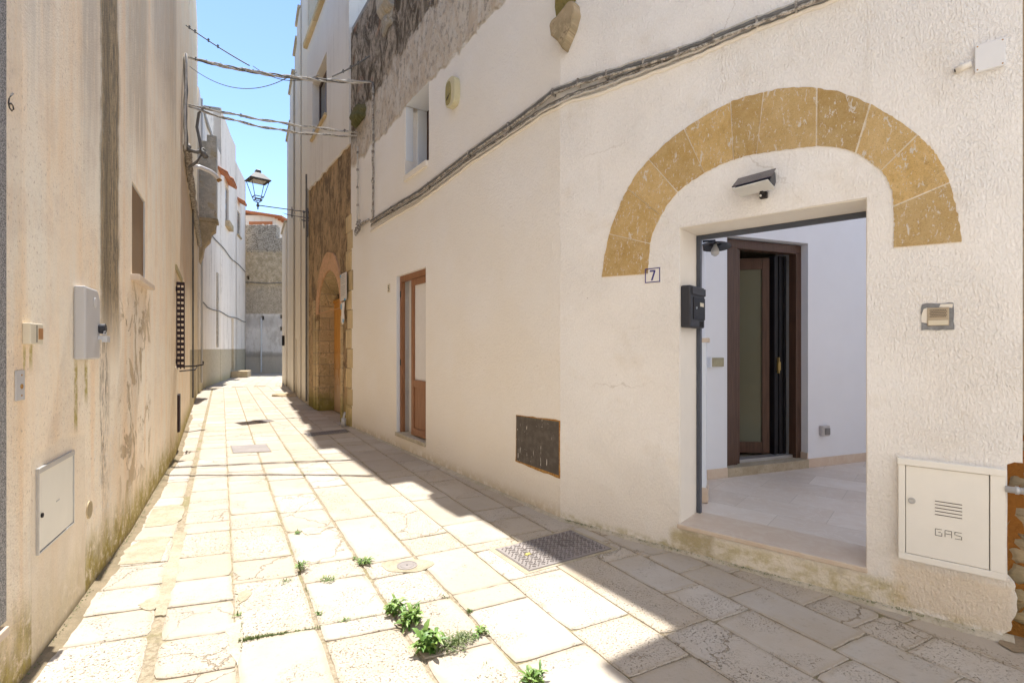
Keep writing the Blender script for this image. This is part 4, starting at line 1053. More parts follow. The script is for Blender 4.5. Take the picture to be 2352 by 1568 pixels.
for i, hw in enumerate(wins):
    Ms = WM(WL3, hw[0]); W_ = hw[1] - hw[0]
    fr = MB(); fr.box(0, W_, .07, .12, hw[2], hw[3], Ms)
    wo = fr.build('window', M['brown'] if i == 2 else M['slateframe'], l3, True)
    fr = MB(); fr.box(.08, W_ * .47, .06, .07, hw[2] + .1, hw[3] - .1, Ms); fr.box(W_ * .53, W_ - .08, .06, .07, hw[2] + .1, hw[3] - .1, Ms); fr.build('pane', M['darkglass'], wo, True)
    if i < 2: fr = MB(); fr.box(-.1, W_ + .1, -.2 if i == 0 else -.08, .05, hw[2] - (.28 if i == 0 else .1), hw[2], Ms); fr.uv = [[(fr.v[k].y, fr.v[k].z) for k in f] for f in fr.f]; fr.build('sill', M['corbel'], wo, True, bevel=.03)
Ms = WM(WL3, hole_r[2][0]); fr = MB(); fr.box(0, hole_r[2][1] - hole_r[2][0], .1, .14, .3, 2.95, Ms); fr.build('door', M['cement'], l3, True)
fr = MB(); fr.box(-.25, 1.0, -.75, -.02, 0, .32, Ms); fr.uv = [[(fr.v[k].y, fr.v[k].z) for k in f] for f in fr.f]; fr.build('doorstep', M['corbel'], l3, True, bevel=.02)
for (pa, pb_, y) in ((500, 509, 393), (515, 529, 416), (545, 554, 462)):
    s0, s1 = s3(pa), s3(pb_ - 4); z = WL3.sz((pa + pb_) / 2 - 3, y)[1]; Ms = WM(WL3, s0); W_ = max(.8, (s1 - s0)); mb = MB()
    n = 7
    for i in range(n):
        xx = W_ * (i + .5) / n; r_ = W_ / n * .56
        pts = [(r_ * math.cos(math.pi * k / 6), r_ * math.sin(math.pi * k / 6)) for k in range(7)]
        b0 = len(mb.v)
        for t, zz_, yy in ((0, .13, .0), (1, -.06, -.36)):
            for c, h_ in pts: mb.v.append(Ms @ Vector((xx + c * (1 if t else .85), yy, z + zz_ + h_)))
        for k in range(6): mb.fac([b0 + k, b0 + k + 1, b0 + 7 + k + 1, b0 + 7 + k])
        for t, zz_, yy in ((0, .15, .0), (1, -.13, -.53)):
            pass
    mb.prism([(0, .12), (-.35, -.09), (-.35, -.12), (0, .06)], 0, W_, Ms @ Matrix(((0, 1, 0, 0), (1, 0, 0, 0), (0, 0, 1, z), (0, 0, 0, 1))))
    mb.build('tiled_hood', M['tile'], l3, True)
# corbelled chimney shaft
Ms = WM(WL3, .1); Y0 = 16.3; zt_, zb_ = 8.45, 5.72
mb = MB(); mb.box(0, .45, -.50, .02, zb_, zt_ - .22, Ms); mb.box(.0, .45, -.50, -.22, zt_ - .22, zt_, Ms)
mb.uv = [[(mb.v[i].x, mb.v[i].z) for i in f] for f in mb.f]; ch = mb.build('chimney_shaft', M['grime'], l3, True, bevel=.02)
mb = MB(); mb.box(-.03, .5, -.54, .0, zb_ - .12, zb_, Ms)
mb.prism([(.0, zb_ - .12), (-.48, zb_ - .12), (-.46, zb_ - .4), (-.34, zb_ - .5), (-.30, zb_ - .75), (-.14, zb_ - .95), (-.1, zb_ - 1.25), (0, zb_ - 1.5)], 0, .45, Ms @ Matrix(((0, 1, 0, 0), (1, 0, 0, 0), (0, 0, 1, 0), (0, 0, 0, 1))))
mb.uv = [[(mb.v[i].x + mb.v[i].y, mb.v[i].z) for i in f] for f in mb.f]; mb.build('corbel', M['corbel'], ch, True, bevel=.02)
mb = MB(); mb.tube([WL3.P(.62, .3, .04), WL3.P(.62, 9.8, .04)], .03, 6); mb.build('drainpipe', M['greyplastic'], l3, True)
mb = MB(); mb.box(s3(497), s3(500), -.05, .0, 1.5, 4.6, WM(WL3, 0) if False else WM(WL3, s3(497)) @ Matrix.Translation((-s3(497), 0, 0))); mb.uv = [[(mb.v[k].y, mb.v[k].z) for k in f] for f in mb.f]; mb.build('flue_box', M['grime'], l3, True)
mb = MB()
for i, (za, zb2) in enumerate(((5.9, 6.0), (3.0, 3.1))):
    pts = []
    for k in range(20):
        t = .7 + (WL3.len - 1.0) * k / 19; pts.append(WL3.P(t, za + .03 * math.sin(k * .9 + i), .04))
    mb.tube(pts, .022, 5)
mb.build('wall_cable', M['cable'], l3, True)
# ------------------------------------------------------------------ old wall closing the street
fw = root('town_wall', 'old patched stone wall closing the far end of the street', 'wall', (-15, 29.7, 0))
sF = lambda px: WF.hit(px)[0]
mb = MB(); holes = []
for px, py in ((601.5, 727 - 3), (0, 0),): pass
hp = [(569, 638), (646, 727), (646, 755), (603, 730)]
hl = []
for px, py in hp:
    s0, z0 = WF.sz(px, py); hl.append((s0 - .09, s0 + .09, z0 - .12, z0 + .12))
sm = sF(634.5)
WF.panel(mb, 0, sm, -.1, 8.75, .5, [h for h in hl if h[1] < sm]); WF.panel(mb, sm, WF.len, -.1, 8.0, .5, [h for h in hl if h[0] > sm])
mb.build('wall', M['far'], fw, True, normals=False)
mb = MB(); mb.box(0, WF.len, .3, .33, .5, 7, WM(WF, 0)); mb.build('core', M['black'], fw, True)
rp = random.Random(6); mb = MB()
for i in range(26):
    t = sF(556) + i * .13; top = 8.75 if t < sm else 8.0
    if t > WF.len - .2: break
    lump(mb, (t, .12, top), (.09, .12, .05 + rp.random() * .06), 100 + i, 1, WM(WF, 0))
mb.build('coping', M['grime'], fw, True)
uh = root('rooftop_house', 'small cream house with terracotta eaves above the end wall', 'house', (-14.5, 31, 0))
k = 31.2 / 29.7
xL, xR = (553 - CX) / F * 31.2, (634 - CX) / F * 31.2
mb = MB(); mb.box(xL - 2, xR, 31.2, 34, 6, 9.75); mb.uv = [[(mb.v[k2].x, mb.v[k2].z) for k2 in f] for f in mb.f]; mb.build('wall', M['c_up'], uh, True)
mb = MB(); mb.box((572 - CX) / F * 31.2, (626 - CX) / F * 31.2, 31.18, 31.3, 9.12, 9.35); mb.build('brick_band', M['pink'], uh, True) if False else mb.build('brick_band', M['tile'], uh, True)
mb = MB(); xe = (650 - CX) / F * 31.0
zl, zr2 = EYE + (800 - 486) / F * 31, EYE + (800 - 501) / F * 31
mb.v = []; 
mb.prism([(xL - 2, zl + .3), (xe, zr2), (xe, zr2 + .1), (xL - 2, zl + .42)], 30.9, 34)
n = 30
for i in range(n):
    t = (i + .5) / n; xx = xL - 1 + (xe - xL + 1) * t; zz_ = zl + .36 + (zr2 + .05 - zl - .36) * ((xx - xL + 2) / (xe - xL + 2)); mb.tube([(xx, 30.85, zz_ + .03), (xx, 34, zz_ + .03)], .055, 6)
for i in range(6): mb.box(xR, xe - .05, 31.0 + i * .45, 31.12 + i * .45, 9.5, 9.62)
mb.build('roof', M['tile'], uh, True)
for nm in range(1):
    t, z = WF.sz(601, 730); mb = MB(); mb.tube([WF.P(t, .05, .05), WF.P(t, z, .05)], .045, 8); 
    for zz_ in (.9, 2.0, 3.0): mb.tube([WF.P(t, zz_, .05), WF.P(t, zz_ + .06, .05)], .06, 8)
    mb.build('drainpipe', M['zinc'], fw, True)
mb = MB(); mb.tube([WF.P(sF(563) + i * .25, 5.35 - .05 * i / 10 + .02 * math.sin(i), .04) for i in range(12)], .02, 5); mb.build('wall_cable', M['cable'], fw, True)

# ------------------------------------------------------------------ unseen house added behind the viewer, its sunlit front bouncing light into the street
oh = root('bounce_fill_house', 'unseen plain white house added behind the viewer to bounce light', 'house', (2, -3.2, 0))
WO = Wall([(9.0, -1.5), (-1.2, -1.9)])
mb = MB(); WO.panel(mb, 0, WO.len, -.1, 8.0, .3, [(2.5, 3.5, 0, 2.2), (7, 7.9, 1.2, 2.6)]); mb.build('wall', M['bouncewhite'], oh, True, normals=False)
mb = MB(); mb.box(2.4, 3.6, .12, .2, 0, 2.3, WM(WO, 0)); mb.build('door', M['wood2'], oh, True)
mb = MB(); mb.box(6.9, 8.0, .12, .2, 1.1, 2.7, WM(WO, 0)); mb.build('window', M['brown'], oh, True)
# ------------------------------------------------------------------ things fixed to the walls
def on(wall, name, label, cat, px, py, group=None, out=0.0):
    """root Empty on the wall: local x to the viewer's right, -y towards the street, z up"""
    t, z = wall.sz(px, py); p = wall.P(t, z, out); return root(name, label, cat, tuple(p), wall.rz(t), group)
def dims(wall, x0, x1, y0, y1, px, py):
    s0, z0 = wall.sz(x0, y0); s1, z1 = wall.sz(x1, y1); return s1 - s0
# gas cabinet
r = on(WB, 'gas_cabinet', 'cream steel gas meter cabinet low on the wall right of the gate', 'meter cabinet', 2064, 1276)
W_ = sB(2308) - sB(2064); H_ = WB.sz(2064, 1048)[1] - WB.sz(2064, 1276)[1]
mb = MB(); d = .035
mb.box(0, W_, -d, .0, 0, .035); mb.box(-.004, W_ + .004, -d - .006, 0, H_ - .035, H_); mb.box(0, .03, -d, 0, .035, H_ - .035); mb.box(W_ - .055, W_, -d, 0, .035, H_ - .035); mb.build('frame', M['cream_metal'], r, bevel=.003)
mb = MB(); mb.box(.033, W_ - .059, -d + .003, 0, .038, H_ - .038); dr = mb.build('door', M['cream_metal'], r, bevel=.002)
mb = MB(); xc = sB(2178) - sB(2064); hw = (sB(2208) - sB(2146)) / 2; zc = WB.sz(2177, 1166)[1] - WB.sz(2064, 1276)[1]
for i in range(5): mb.box(xc - hw, xc + hw, -d + .0015, -d + .004, zc - .037 + i * .0175, zc - .0335 + i * .0175)
mb.build('vent_slot', M['shutter'], dr)
mb = MB(); Ml = Matrix.Translation((.058, -d, zc + .018)) @ Matrix.Rotation(R(90), 4, 'X'); mb.lathe([(0.0165, -.003), (.0165, .002), (.011, .003), (.009, .001), (.004, .001)], 20, Ml); mb.build('lock', M['alu'], dr, smooth=False)
mb = MB(); zg = zc - .145; lw = .026; lh_ = .034; t_ = .0022; yy0, yy1 = -d + .0015, -d + .004
def stroke(x0, z0, x1, z1):
    if abs(x0 - x1) < 1e-6: mb.box(x0 - t_ / 2, x0 + t_ / 2, yy0, yy1, min(z0, z1), max(z0, z1))
    else: mb.box(min(x0, x1), max(x0, x1), yy0, yy1, z0 - t_ / 2, z0 + t_ / 2)
gx_ = xc - hw + .002; g2 = (2 * hw - .004 - lw) / 2
x = gx_; stroke(x, zg + lh_, x + lw, zg + lh_); stroke(x, zg, x, zg + lh_); stroke(x, zg, x + lw, zg); stroke(x + lw, zg, x + lw, zg + lh_ * .5); stroke(x + lw * .45, zg + lh_ * .55, x + lw * .85, zg + lh_ * .55)
x += g2; stroke(x, zg, x, zg + lh_); stroke(x + lw, zg, x + lw, zg + lh_); stroke(x, zg + lh_, x + lw, zg + lh_); stroke(x + .003, zg + lh_ * .5, x + lw - .003, zg + lh_ * .5)
x += g2; stroke(x, zg + lh_, x + lw, zg + lh_); stroke(x, zg + lh_ * .55, x, zg + lh_); stroke(x + .003, zg + lh_ * .52, x + lw - .003, zg + lh_ * .52); stroke(x + lw, zg, x + lw, zg + lh_ * .48); stroke(x, zg, x + lw, zg)
mb.build('lettering', M['ink'], dr)
# pipe stub on the bare masonry
r = on(WB, 'pipe_stub', 'galvanised pipe running across the bare masonry beside the gas cabinet', 'pipe', 2330, 1122)
mb = MB(); mb.tube([(-.035, -.03, 0), (.25, -.03, 0)], .016, 12); mb.tube([(.0, -.03, 0), (.014, -.03, 0)], .020, 12); mb.tube([(.03, -.03, 0), (.04, -.03, 0)], .019, 12); mb.build('pipe', M['zinc'], r, smooth=True)
# intercom
r = on(WB, 'intercom', 'beige intercom panel on grey patched square right of the gate', 'intercom', 2153, 727)
w1 = (sB(2191) - sB(2116)) / 2; h1 = (WB.sz(2153, 696)[1] - WB.sz(2153, 757)[1]) / 2
rn = random.Random(9); mb = MB()
mb.prism(wav((-w1, -h1), (w1, -h1), 6, .003, rn) + wav((w1, -h1), (w1, h1), 6, .003, rn) + wav((w1, h1), (-w1, h1), 6, .003, rn) + wav((-w1, h1), (-w1, -h1), 6, .003, rn), -.004, .01); mb.build('patch', flat('patchy grey slate', (0.22, 0.225, 0.235), .8, 0, .5, 60, .003), r)
mb = MB(); mb.prism([(-w1 * .98, -h1 * .4), (-w1 * .6, -h1 * .5), (-w1 * .62, h1 * .7), (-w1 * .85, h1 * .6), (-w1 * .98, h1 * .2)], -.006, 0); mb.prism([(w1 * .1, h1 * .72), (w1 * .9, h1 * .62), (w1 * .95, h1 * .9), (w1 * .2, h1 * .92)], -.006, 0); mb.build('plaster_remnant', M['reveal'], r)
a_, b_ = -w1 * .62, w1 * .72; c_, d_ = -h1 * .68, h1 * .68
mb = MB(); mb.box(a_, b_, -.012, 0, c_, d_); mb.build('body', flat('tan plastic', (0.44, 0.36, 0.26), .5), r, bevel=.003)
mb = MB(); mb.box(a_ + .004, b_ - .004, -.0145, -.012, c_ + .003, c_ + .028); mb.build('call_button', M['ivory'], r, bevel=.001)
mb = MB()
for i in range(10):
    for j in range(5):
        x = a_ + .012 + (b_ - a_ - .024) * (i + (.5 if j % 2 else 0)) / 9.5; z = .0 + j * .0085; mb.box(x - .0022, x + .0022, -.0135, -.011, z - .002, z + .002)
mb.build('grille', M['ink'], r)
# junction box and its conduit end
r = on(WB, 'junction_box', 'white square junction box high on the wall at the right', 'junction box', 2273, 131)
t0 = sB(2273); w1 = (sB(2308) - sB(2238)) / 2; h1 = (WB.sz(2273, 97)[1] - WB.sz(2273, 164)[1]) / 2 * .93
mb = MB(); mb.box(-w1, w1, -.022, 0, -h1, h1); mb.build('lid', M['white'], r, bevel=.003)
for x in (-w1 + .01, w1 - .01):
    for z in (-h1 + .01, h1 - .01):
        mb = MB(); mb.lathe([(.0035, -.001), (.0035, .001)], 8, Matrix.Translation((x, -.022, z)) @ Matrix.Rotation(R(90), 4, 'X')); mb.build('screw', M['rust'], r)
r = on(WB, 'conduit_end', 'short capped conduit end in the plaster beside the junction box', 'conduit', 2212, 158)
mb = MB(); mb.tube([(-.03, -.01, -.004), (.03, -.01, .01)], .017, 10); mb.build('conduit', M['reveal'], r, smooth=True)
mb = MB(); mb.tube([(-.034, -.012, -.005), (-.029, -.012, -.004)], .008, 8); mb.build('opening', M['ink'], r)
# solar lamp above the gate
r = on(WB, 'solar_lamp', 'black solar floodlight tilted above the gateway', 'wall lamp', 1745, 452)
Mt = Matrix.Translation((0, -.085, .035)) @ Matrix.Rotation(R(-4), 4, 'Y') @ Matrix.Scale(.78, 4)
mb = MB(); mb.prism([(-.20, 0), (-.02, .11), (-.01, .11), (-.0, .095), (.0, .03), (-.05, -.015), (-.19, -.02)], -.135, .135, Mt @ Matrix(((0, 1, 0, 0), (1, 0, 0, .07), (0, 0, 1, 0), (0, 0, 0, 1))))
mb.build('housing', M['anth'], r, bevel=.004)
mb = MB(); sl_ = math.atan2(.11, .18); Mp = Mt @ Matrix.Translation((0, -.135, .006)) @ Matrix.Rotation(sl_, 4, 'X'); mb.box(-.145, .145, -.005, .225, .006, .014, Mp); mb.build('solar_panel', M['solar'], r, bevel=.002)
mb = MB(); Mp = Mt @ Matrix.Translation((0, -.02, -.024)) @ Matrix.Rotation(R(-3), 4, 'X'); mb.box(-.132, .132, -.165, .055, -.006, .004, Mp); mb.build('lens', M['lens'], r, bevel=.003)
mb = MB(); mb.box(.005, .05, -.035, -.0, -.02, .02); mb.box(.018, .038, -.08, -.03, .002, .018); mb.build('bracket', M['iron'], r, bevel=.006)
mb = MB(); mb.lathe([(.008, 0), (.007, .006), (.003, .009)], 12, Matrix.Translation((.018, -.052, -.008)) @ Matrix.Rotation(R(90), 4, 'X')); mb.build('motion_sensor', M['lens'], r)
# number plates
def numplate(wall, px, py, w, h, label, digit, m0, m1, border=True):
    r = on(wall, 'number_plate', label, 'number plate', px, py)
    mb = MB(); mb.box(-w / 2, w / 2, -.006, 0, -h / 2, h / 2); mb.build('plate', m0, r, bevel=.002)
    mb = MB(); t = h * .035; y0, y1 = -.0075, -.006
    if border:
        e = .006; t = h * .055; mb.box(-w / 2 + e, w / 2 - e, y0, y1, h / 2 - e - t, h / 2 - e); mb.box(-w / 2 + e, w / 2 - e, y0, y1, -h / 2 + e, -h / 2 + e + t); mb.box(-w / 2 + e, -w / 2 + e + t, y0, y1, -h / 2 + e + t, h / 2 - e - t); mb.box(w / 2 - e - t, w / 2 - e, y0, y1, -h / 2 + e + t, h / 2 - e - t)
    q = h * .32; st = h * .095
    if digit == '7':
        mb.box(-q * .55, q * .6, y0, y1, q - st, q); mb.prism([(q * .6, q - st), (q * .6 - st * 1.1, q - st), (-q * .32, -q), (-q * .32 + st * 1.15, -q)], y0, y1)
    else:
        mb.box(-q * .5, q * .5, y0, y1, q - st, q); mb.box(-q * .5, -q * .5 + st, y0, y1, q * .1, q - st)
        pts = [(-q * .5 + st * .3, q * .1), (q * .1, q * .2), (q * .45, -q * .1), (q * .5, -q * .5), (q * .2, -q * .9), (-q * .5, -q * .85)]
        mb.tube([(a_, y0, b_) for a_, b_ in pts], st * .5, 5)
    mb.build('digit', m1, r)
numplate(WB, 1499.5, 632.5, .13, .118, 'white glazed number 7 tile with blue border left of the gate', '7', M['enamel'], M['bluepaint'])
numplate(WA, 893.5, 662, .10, .13, 'small worn number 5 plate beside the half glazed door', '5', M['ivory'], M['ink'], False)
# letter box on the gateway jamb
pj = WM(WB, gh[0] + .004); 
r = root('letter_box', 'dark grey letter box on the jamb of the gateway', 'letter box', tuple(pj @ Vector((0, .155, WB.sz(1562, 655)[1]))), WB.rz(1) + R(90))
zt = WB.sz(1562, 655)[1]; hb = zt - WB.sz(1562, 752)[1]
# local: x runs into the gateway (deeper), -y away from the jamb
mb = MB(); d = .075; mb.box(-.145, .135, -d, 0, -hb, 0); bx = mb.build('body', M['anth'], r, bevel=.012)
mb = MB(); mb.box(-.10, .125, -d - .006, -d, -hb * .80, -hb * .27); mb.build('door', M['black'], bx, bevel=.002)
mb = MB(); mb.box(-.13, .13, -d - .010, -d + .01, -hb * .22, -hb * .04); 
mb.build('lid', M['anth'], bx, bevel=.004)
mb = MB(); mb.lathe([(.009, 0), (.009, .004), (.004, .005)], 12, Matrix.Translation((-.05, -d - .006, -hb * .53)) @ Matrix.Rotation(R(90), 4, 'X')); mb.build('lock', M['alu'], bx)
mb = MB(); mb.box(.02, .09, -d - .0085, -d - .006, -hb * .48, -hb * .39); mb.build('name_plate', M['ivory'], bx)
mb = MB()
for i in range(4): mb.box(.03 + i * .018, .038 + i * .018, -d - .003, -d, -hb * .97, -hb * .84)
mb.build('ribs', M['black'], bx)
# alarm siren
r = on(WA, 'alarm_siren', 'yellowed oval alarm siren on the upper wall right of the deep window', 'alarm siren', 1046, 216)
w1 = (WA.hit(1061)[0] - WA.hit(1033)[0]) / 2 * .80; h1 = (WA.sz(1046, 183)[1] - WA.sz(1046, 249)[1]) / 2
pts = [(w1 * math.copysign(abs(math.cos(g)) ** .6, math.cos(g)), h1 * math.copysign(abs(math.sin(g)) ** .75, math.sin(g))) for g in [2 * math.pi * k / 24 for k in range(24)]]
mb = MB(); mb.prism(pts, -.075, 0); mb.build('cover', flat('yellowed plastic', (0.60, 0.55, 0.36), .4, 0, .08, 8), r, bevel=.018)
mb = MB(); mb.box(-w1 * .55, w1 * .45, -.0785, -.074, -h1 * .9, h1 * .8) if False else mb.prism([(x * .55 - w1 * .3, z * .8) for x, z in pts], -.0785, -.074); mb.build('window', flat('olive lens', (0.30, 0.25, 0.08), .25), r)
mb = MB(); mb.tube([(-w1 * .65, -.080, -h1 * .42), (-w1 * .4, -.080, -h1 * .25), (-w1 * .5, -.08, -h1 * .4), (-w1 * .2, -.080, -h1 * .18), (-w1 * .3, -.080, -h1 * .32), (w1 * .05, -.080, -h1 * .1)], .004, 5); mb.build('lettering', M['ink'], r)
# cover plate
r = on(WA, 'cover_plate', 'dark metal cover plate with white paint drips and rusty rim', 'cover plate', 1187, 1057)
sa = WA.hit(1187)[0]; w1 = WA.hit(1284.5)[0] - sa; zb = WA.sz(1187, 1057)[1]; zt1 = WA.sz(1187, 954)[1] - zb; zt2 = WA.sz(1284, 968)[1] - zb; zb2 = WA.sz(1284, 1093)[1] - zb
rn = random.Random(21)
mb = MB(); mb.prism(wav((-.015, -.012), (w1 + .012, zb2 - .018), 12, .006, rn) + wav((w1 + .012, zb2 - .015), (w1 + .012, zt2 + .012), 8, .003, rn) + wav((w1 + .012, zt2 + .012), (-.006, zt1 + .008), 10, .005, rn) + wav((-.006, zt1 + .008), (-.012, -.01), 8, .003, rn), -.004, .01); mb.build('rusty_rim', M['rust'], r)
mb = MB(); mb.prism([(.0, .002), (w1, zb2 + .008), (w1, zt2), (.002, zt1)], -.008, .005); mb.build('plate', M['plate'], r, bevel=.002)
# cables along the right-hand wall
def wallpath(segs, out, amp=0.0, n=6, seed=0):
    q = random.Random(seed); P = []
    pts = []
    for a_, b_ in zip(segs, segs[1:]):
        for k in range(n): t = k / n; pts.append((a_[0] + (b_[0] - a_[0]) * t, a_[1] + (b_[1] - a_[1]) * t))
    pts.append(segs[-1])
    for px, py in pts:
        w_ = WB if px > 1289 else WA; s1, z1 = w_.sz(px, py, out); P.append(w_.P(s1, z1 + q.uniform(-amp, amp), out + q.uniform(-amp, amp) * .5))
    return P
up = [(852, 508), (905, 474), (960, 441), (1015, 400), (1075, 353), (1130, 314), (1180, 280), (1230, 243), (1272, 210), (1330, 188), (1400, 168), (1480, 143), (1560, 119), (1640, 88), (1740, 48), (1830, 14), (1900, -14), (2010, -60)]
lo2 = [(852, 518), (905, 486), (960, 455), (1015, 415), (1075, 368), (1130, 332), (1190, 291), (1250, 250), (1305, 222), (1380, 196), (1450, 170), (1520, 143), (1600, 113), (1680, 76), (1760, 42), (1840, 12), (1905, -12), (2010, -56)]
c0 = wallpath(up, .02)[0]
r = root('cable_bundle', 'grey cable bundle sweeping along the wall above the arch', 'cables', tuple(c0))
for i, (pth, rad, o_, dz, mt) in enumerate(((up, .016, .025, 0, 'cable'), (up, .011, .045, -.018, 'bundle'), (up, .010, .02, .022, 'cablelight'), (lo2, .009, .022, 0, 'bundle'), (lo2, .010, .03, -.016, 'cablelight'), (lo2, .007, .018, .014, 'cable'))):
    P = [p + Vector((0, 0, dz)) for p in wallpath(pth, o_, .0045, 6, i)]
    mb = MB(); mb.tube(P, rad, 7); mb.build('cable', M[mt], r, True, smooth=True)
P = wallpath([(x, y + (13 if x < 1350 else 18)) for x, y in lo2], .004, .006, 6, 31)
mb = MB(); mb.tube(P, .016, 6); mb.build('plaster_ridge', M['reveal'], r, True, smooth=True)
for px in (900, 985, 1078, 1170, 1272, 1330, 1395, 1480, 1560, 1640, 1740, 1830):
    y_ = next(a_[1] + (b_[1] - a_[1]) * (px - a_[0]) / (b_[0] - a_[0]) for a_, b_ in zip(up, up[1:]) if a_[0] <= px <= b_[0])
    w_ = WB if px > 1289 else WA; t, z = w_.sz(px, y_, .02); mb = MB(); mb.box(-.007, .007, -.045, .0, -.045, .02, WM(w_, t, 0, z)); mb.build('clip', M['bundle'], r, True)
# vertical runs at the house corner
def vrun(px, y0, y1, rad, out, name, lab, mt, seed):
    q = random.Random(seed); t, z0 = WA.sz(px, y0); _, z1 = WA.sz(px, y1)
    P = [WA.P(t + q.uniform(-.012, .012), z0 + (z1 - z0) * k / 14, out + q.uniform(0, .01)) for k in range(15)]
    r = root(name, lab, 'cable', tuple(P[-1])); mb = MB(); mb.tube(P, rad, 6); mb.build('cable', M[mt], r, True, smooth=True)
    for k in range(1, 14, 3):
        mb = MB(); mb.tube([P[k] - Vector((0, 0, .02)), P[k] + Vector((0, 0, .02))], rad * 1.5, 6); mb.build('clip', M['bundle'], r, True)
vrun(860, 190, 508, .016, .02, 'downlead', 'long vertical cable dropping from the upper overhead line', 'bundle', 1)
vrun(826, 338, 525, .014, .03, 'downlead', 'knotted cables dropping from the lower overhead line beside the portal', 'cablelight', 2)
r = on(WA, 'cable_knot', 'tangle of cable ends and loops at the foot of the downleads', 'cables', 835, 520)
q = random.Random(14); mb = MB()
for i in range(4):
    P = []; x = -.25 + i * .12
    for k in range(12):
        g = k / 11 * 2 * math.pi * .8 + 3; P.append((x + .09 * math.cos(g) + q.uniform(-.01, .01), -.05 - .02 * i, -.02 + .10 * math.sin(g) + q.uniform(-.01, .01)))
    mb.tube(P, .009, 5)
mb.tube([(-.32 + k * .06, -.03 + q.uniform(-.01, .01), .04 + q.uniform(-.02, .02)) for k in range(12)], .02, 6)
mb.build('loops', M['bundle'], r, smooth=True)
# stones left standing out of the right-hand wall
def stone(wall, name, lab, px, py, rx, ry, rz_, mt, seed, out=0.0, rough=.2):
    r = on(wall, name, lab, 'stone', px, py, out=out); mb = MB(); lump(mb, (0, 0, 0), (rx, ry, rz_), seed, 4, None, None, rough); mb.build('stone', M[mt], r, smooth=True); return r
stone(WA, 'corbel_stone', 'mossy green corbel stone under the overhead cables', 828, 268, .30, .14, .12, 'moss_stone', 3, rough=.10)
r = on(WA, 'corbel_stone', 'large mossy corbel jutting out high on the weathered wall', 'stone', 893, 15)
mb = MB(); mb.prism([(.05, .7), (-.12, .7), (-.13, .15), (-.12, -.02), (-.06, -.12), (.05, -.15)], -.22, .22, Matrix(((0, 1, 0, 0), (1, 0, 0, 0), (0, 0, 1, 0), (0, 0, 0, 1)))); mb.uv = [[(mb.v[k].x, mb.v[k].z) for k in f] for f in mb.f]; mb.build('stone', M['grime'], r, bevel=.03)
mb = MB(); lump(mb, (-.05, .02, -.2), (.2, .06, .16), 77, 3, None, None, .25); mb.build('footing', M['grime'], r, smooth=True)
r = on(WB, 'broken_corbel', 'broken brown corbel stone with a pointed foot above the cables', 'stone', 1303, 60)
k_ = .0032
mb = MB()
mb.prism([(-.13, .02), (-.115, -.07), (-.05, -.14), (-.02, -.19), (.005, -.235), (.03, -.19), (.10, -.08), (.135, .02), (.12, .12), (.06, .135), (-.01, .09), (-.06, .06), (-.11, .05)], -.09, .03); mb.uv = [[(mb.v[k].x, mb.v[k].z) for k in f] for f in mb.f]
mb.build('lower_stone', M['corbel'], r, bevel=.03)
mb = MB(); mb.prism([(-.085, .35), (-.09, .16), (-.075, .075), (-.02, .09), (.05, .13), (.09, .18), (.095, .35)], -.06, .03); mb.uv = [[(mb.v[k].x, mb.v[k].z) for k in f] for f in mb.f]
mb.build('upper_stone', M['portal'], r, bevel=.02)
# ------------------------------------------------------------------ left wall fittings
r = on(WL1, 'meter_box', 'tall grey plastic meter box with two padlocks on the peach wall', 'meter box', 168, 743)
s0, z0 = WL1.sz(168, 826); s1 = WL1.hit(207)[0]; zt = WL1.sz(168, 655)[1]; zc = WL1.sz(168, 743)[1]; w1 = (s1 - s0) * .90
mb = MB(); mb.prism([(0, z0 - zc), (w1, z0 - zc), (w1, zt - zc - .05), (w1 - .03, zt - zc - .012), (w1 - .06, zt - zc), (0, zt - zc)], -.055, 0); bx = mb.build('body', M['greyplastic'], r, bevel=.012)
mb = MB(); mb.lathe([(.03, 0), (.03, .002), (.026, .003)], 20, Matrix.Translation((w1 * .62, -.056, (zt - zc) * .62)) @ Matrix.Rotation(R(90), 4, 'X')); mb.build('emblem', flat('faint raised emblem', (.56, .55, .545), .5), bx)
mb = MB(); mb.lathe([(.028, 0), (.03, .01), (.03, .03), (.022, .033)], 18, Matrix.Translation((w1 * .93, -.055, -.018)) @ Matrix.Rotation(R(90), 4, 'X')); mb.lathe([(.005, 0), (.005, .035)], 8, Matrix.Translation((w1 * .93, -.056, -.018)) @ Matrix.Rotation(R(90), 4, 'X')); mb.build('round_lock', M['anth'], bx)
mb = MB(); mb.box(w1 * .82, w1 * 1.02, -.075, -.055, -.085, -.06); mb.tube([(w1 * .87 + .022 * math.cos(g), -.085, -.055 + .022 * math.sin(g)) for g in [k * math.pi / 8 for k in range(9)]], .004, 6); mb.box(w1 * .80, w1 * 1.04, -.10, -.075, -.098, -.062); mb.build('padlock', M['zinc'], bx, bevel=.003)
r = on(WL1, 'doorbell', 'ivory doorbell box with a brown name window on the peach wall', 'doorbell', 50, 766)
s0, z0 = WL1.sz(50, 790); s1 = WL1.hit(82)[0]; w1 = (s1 - s0) * .82; hh = WL1.sz(50, 741)[1] - z0; zc = WL1.sz(50, 766)[1]
mb = MB(); mb.box(0, w1, -.03, 0, z0 - zc, z0 - zc + hh); bx = mb.build('body', M['ivory'], r, bevel=.004)
mb = MB(); mb.box(w1 * .45, w1 * .47, -.032, -.03, -hh * .4, hh * .42); mb.build('groove', M['ink'], bx)
mb = MB(); mb.box(w1 * .60, w1 * .92, -.033, -.03, -hh * .25, hh * .28); mb.build('name_window', flat('amber window', (.40, .20, .08), .4), bx)
r = on(WL1, 'keyhole_plate', 'steel plate with keyhole below the ivory doorbell', 'plate', 33, 886)
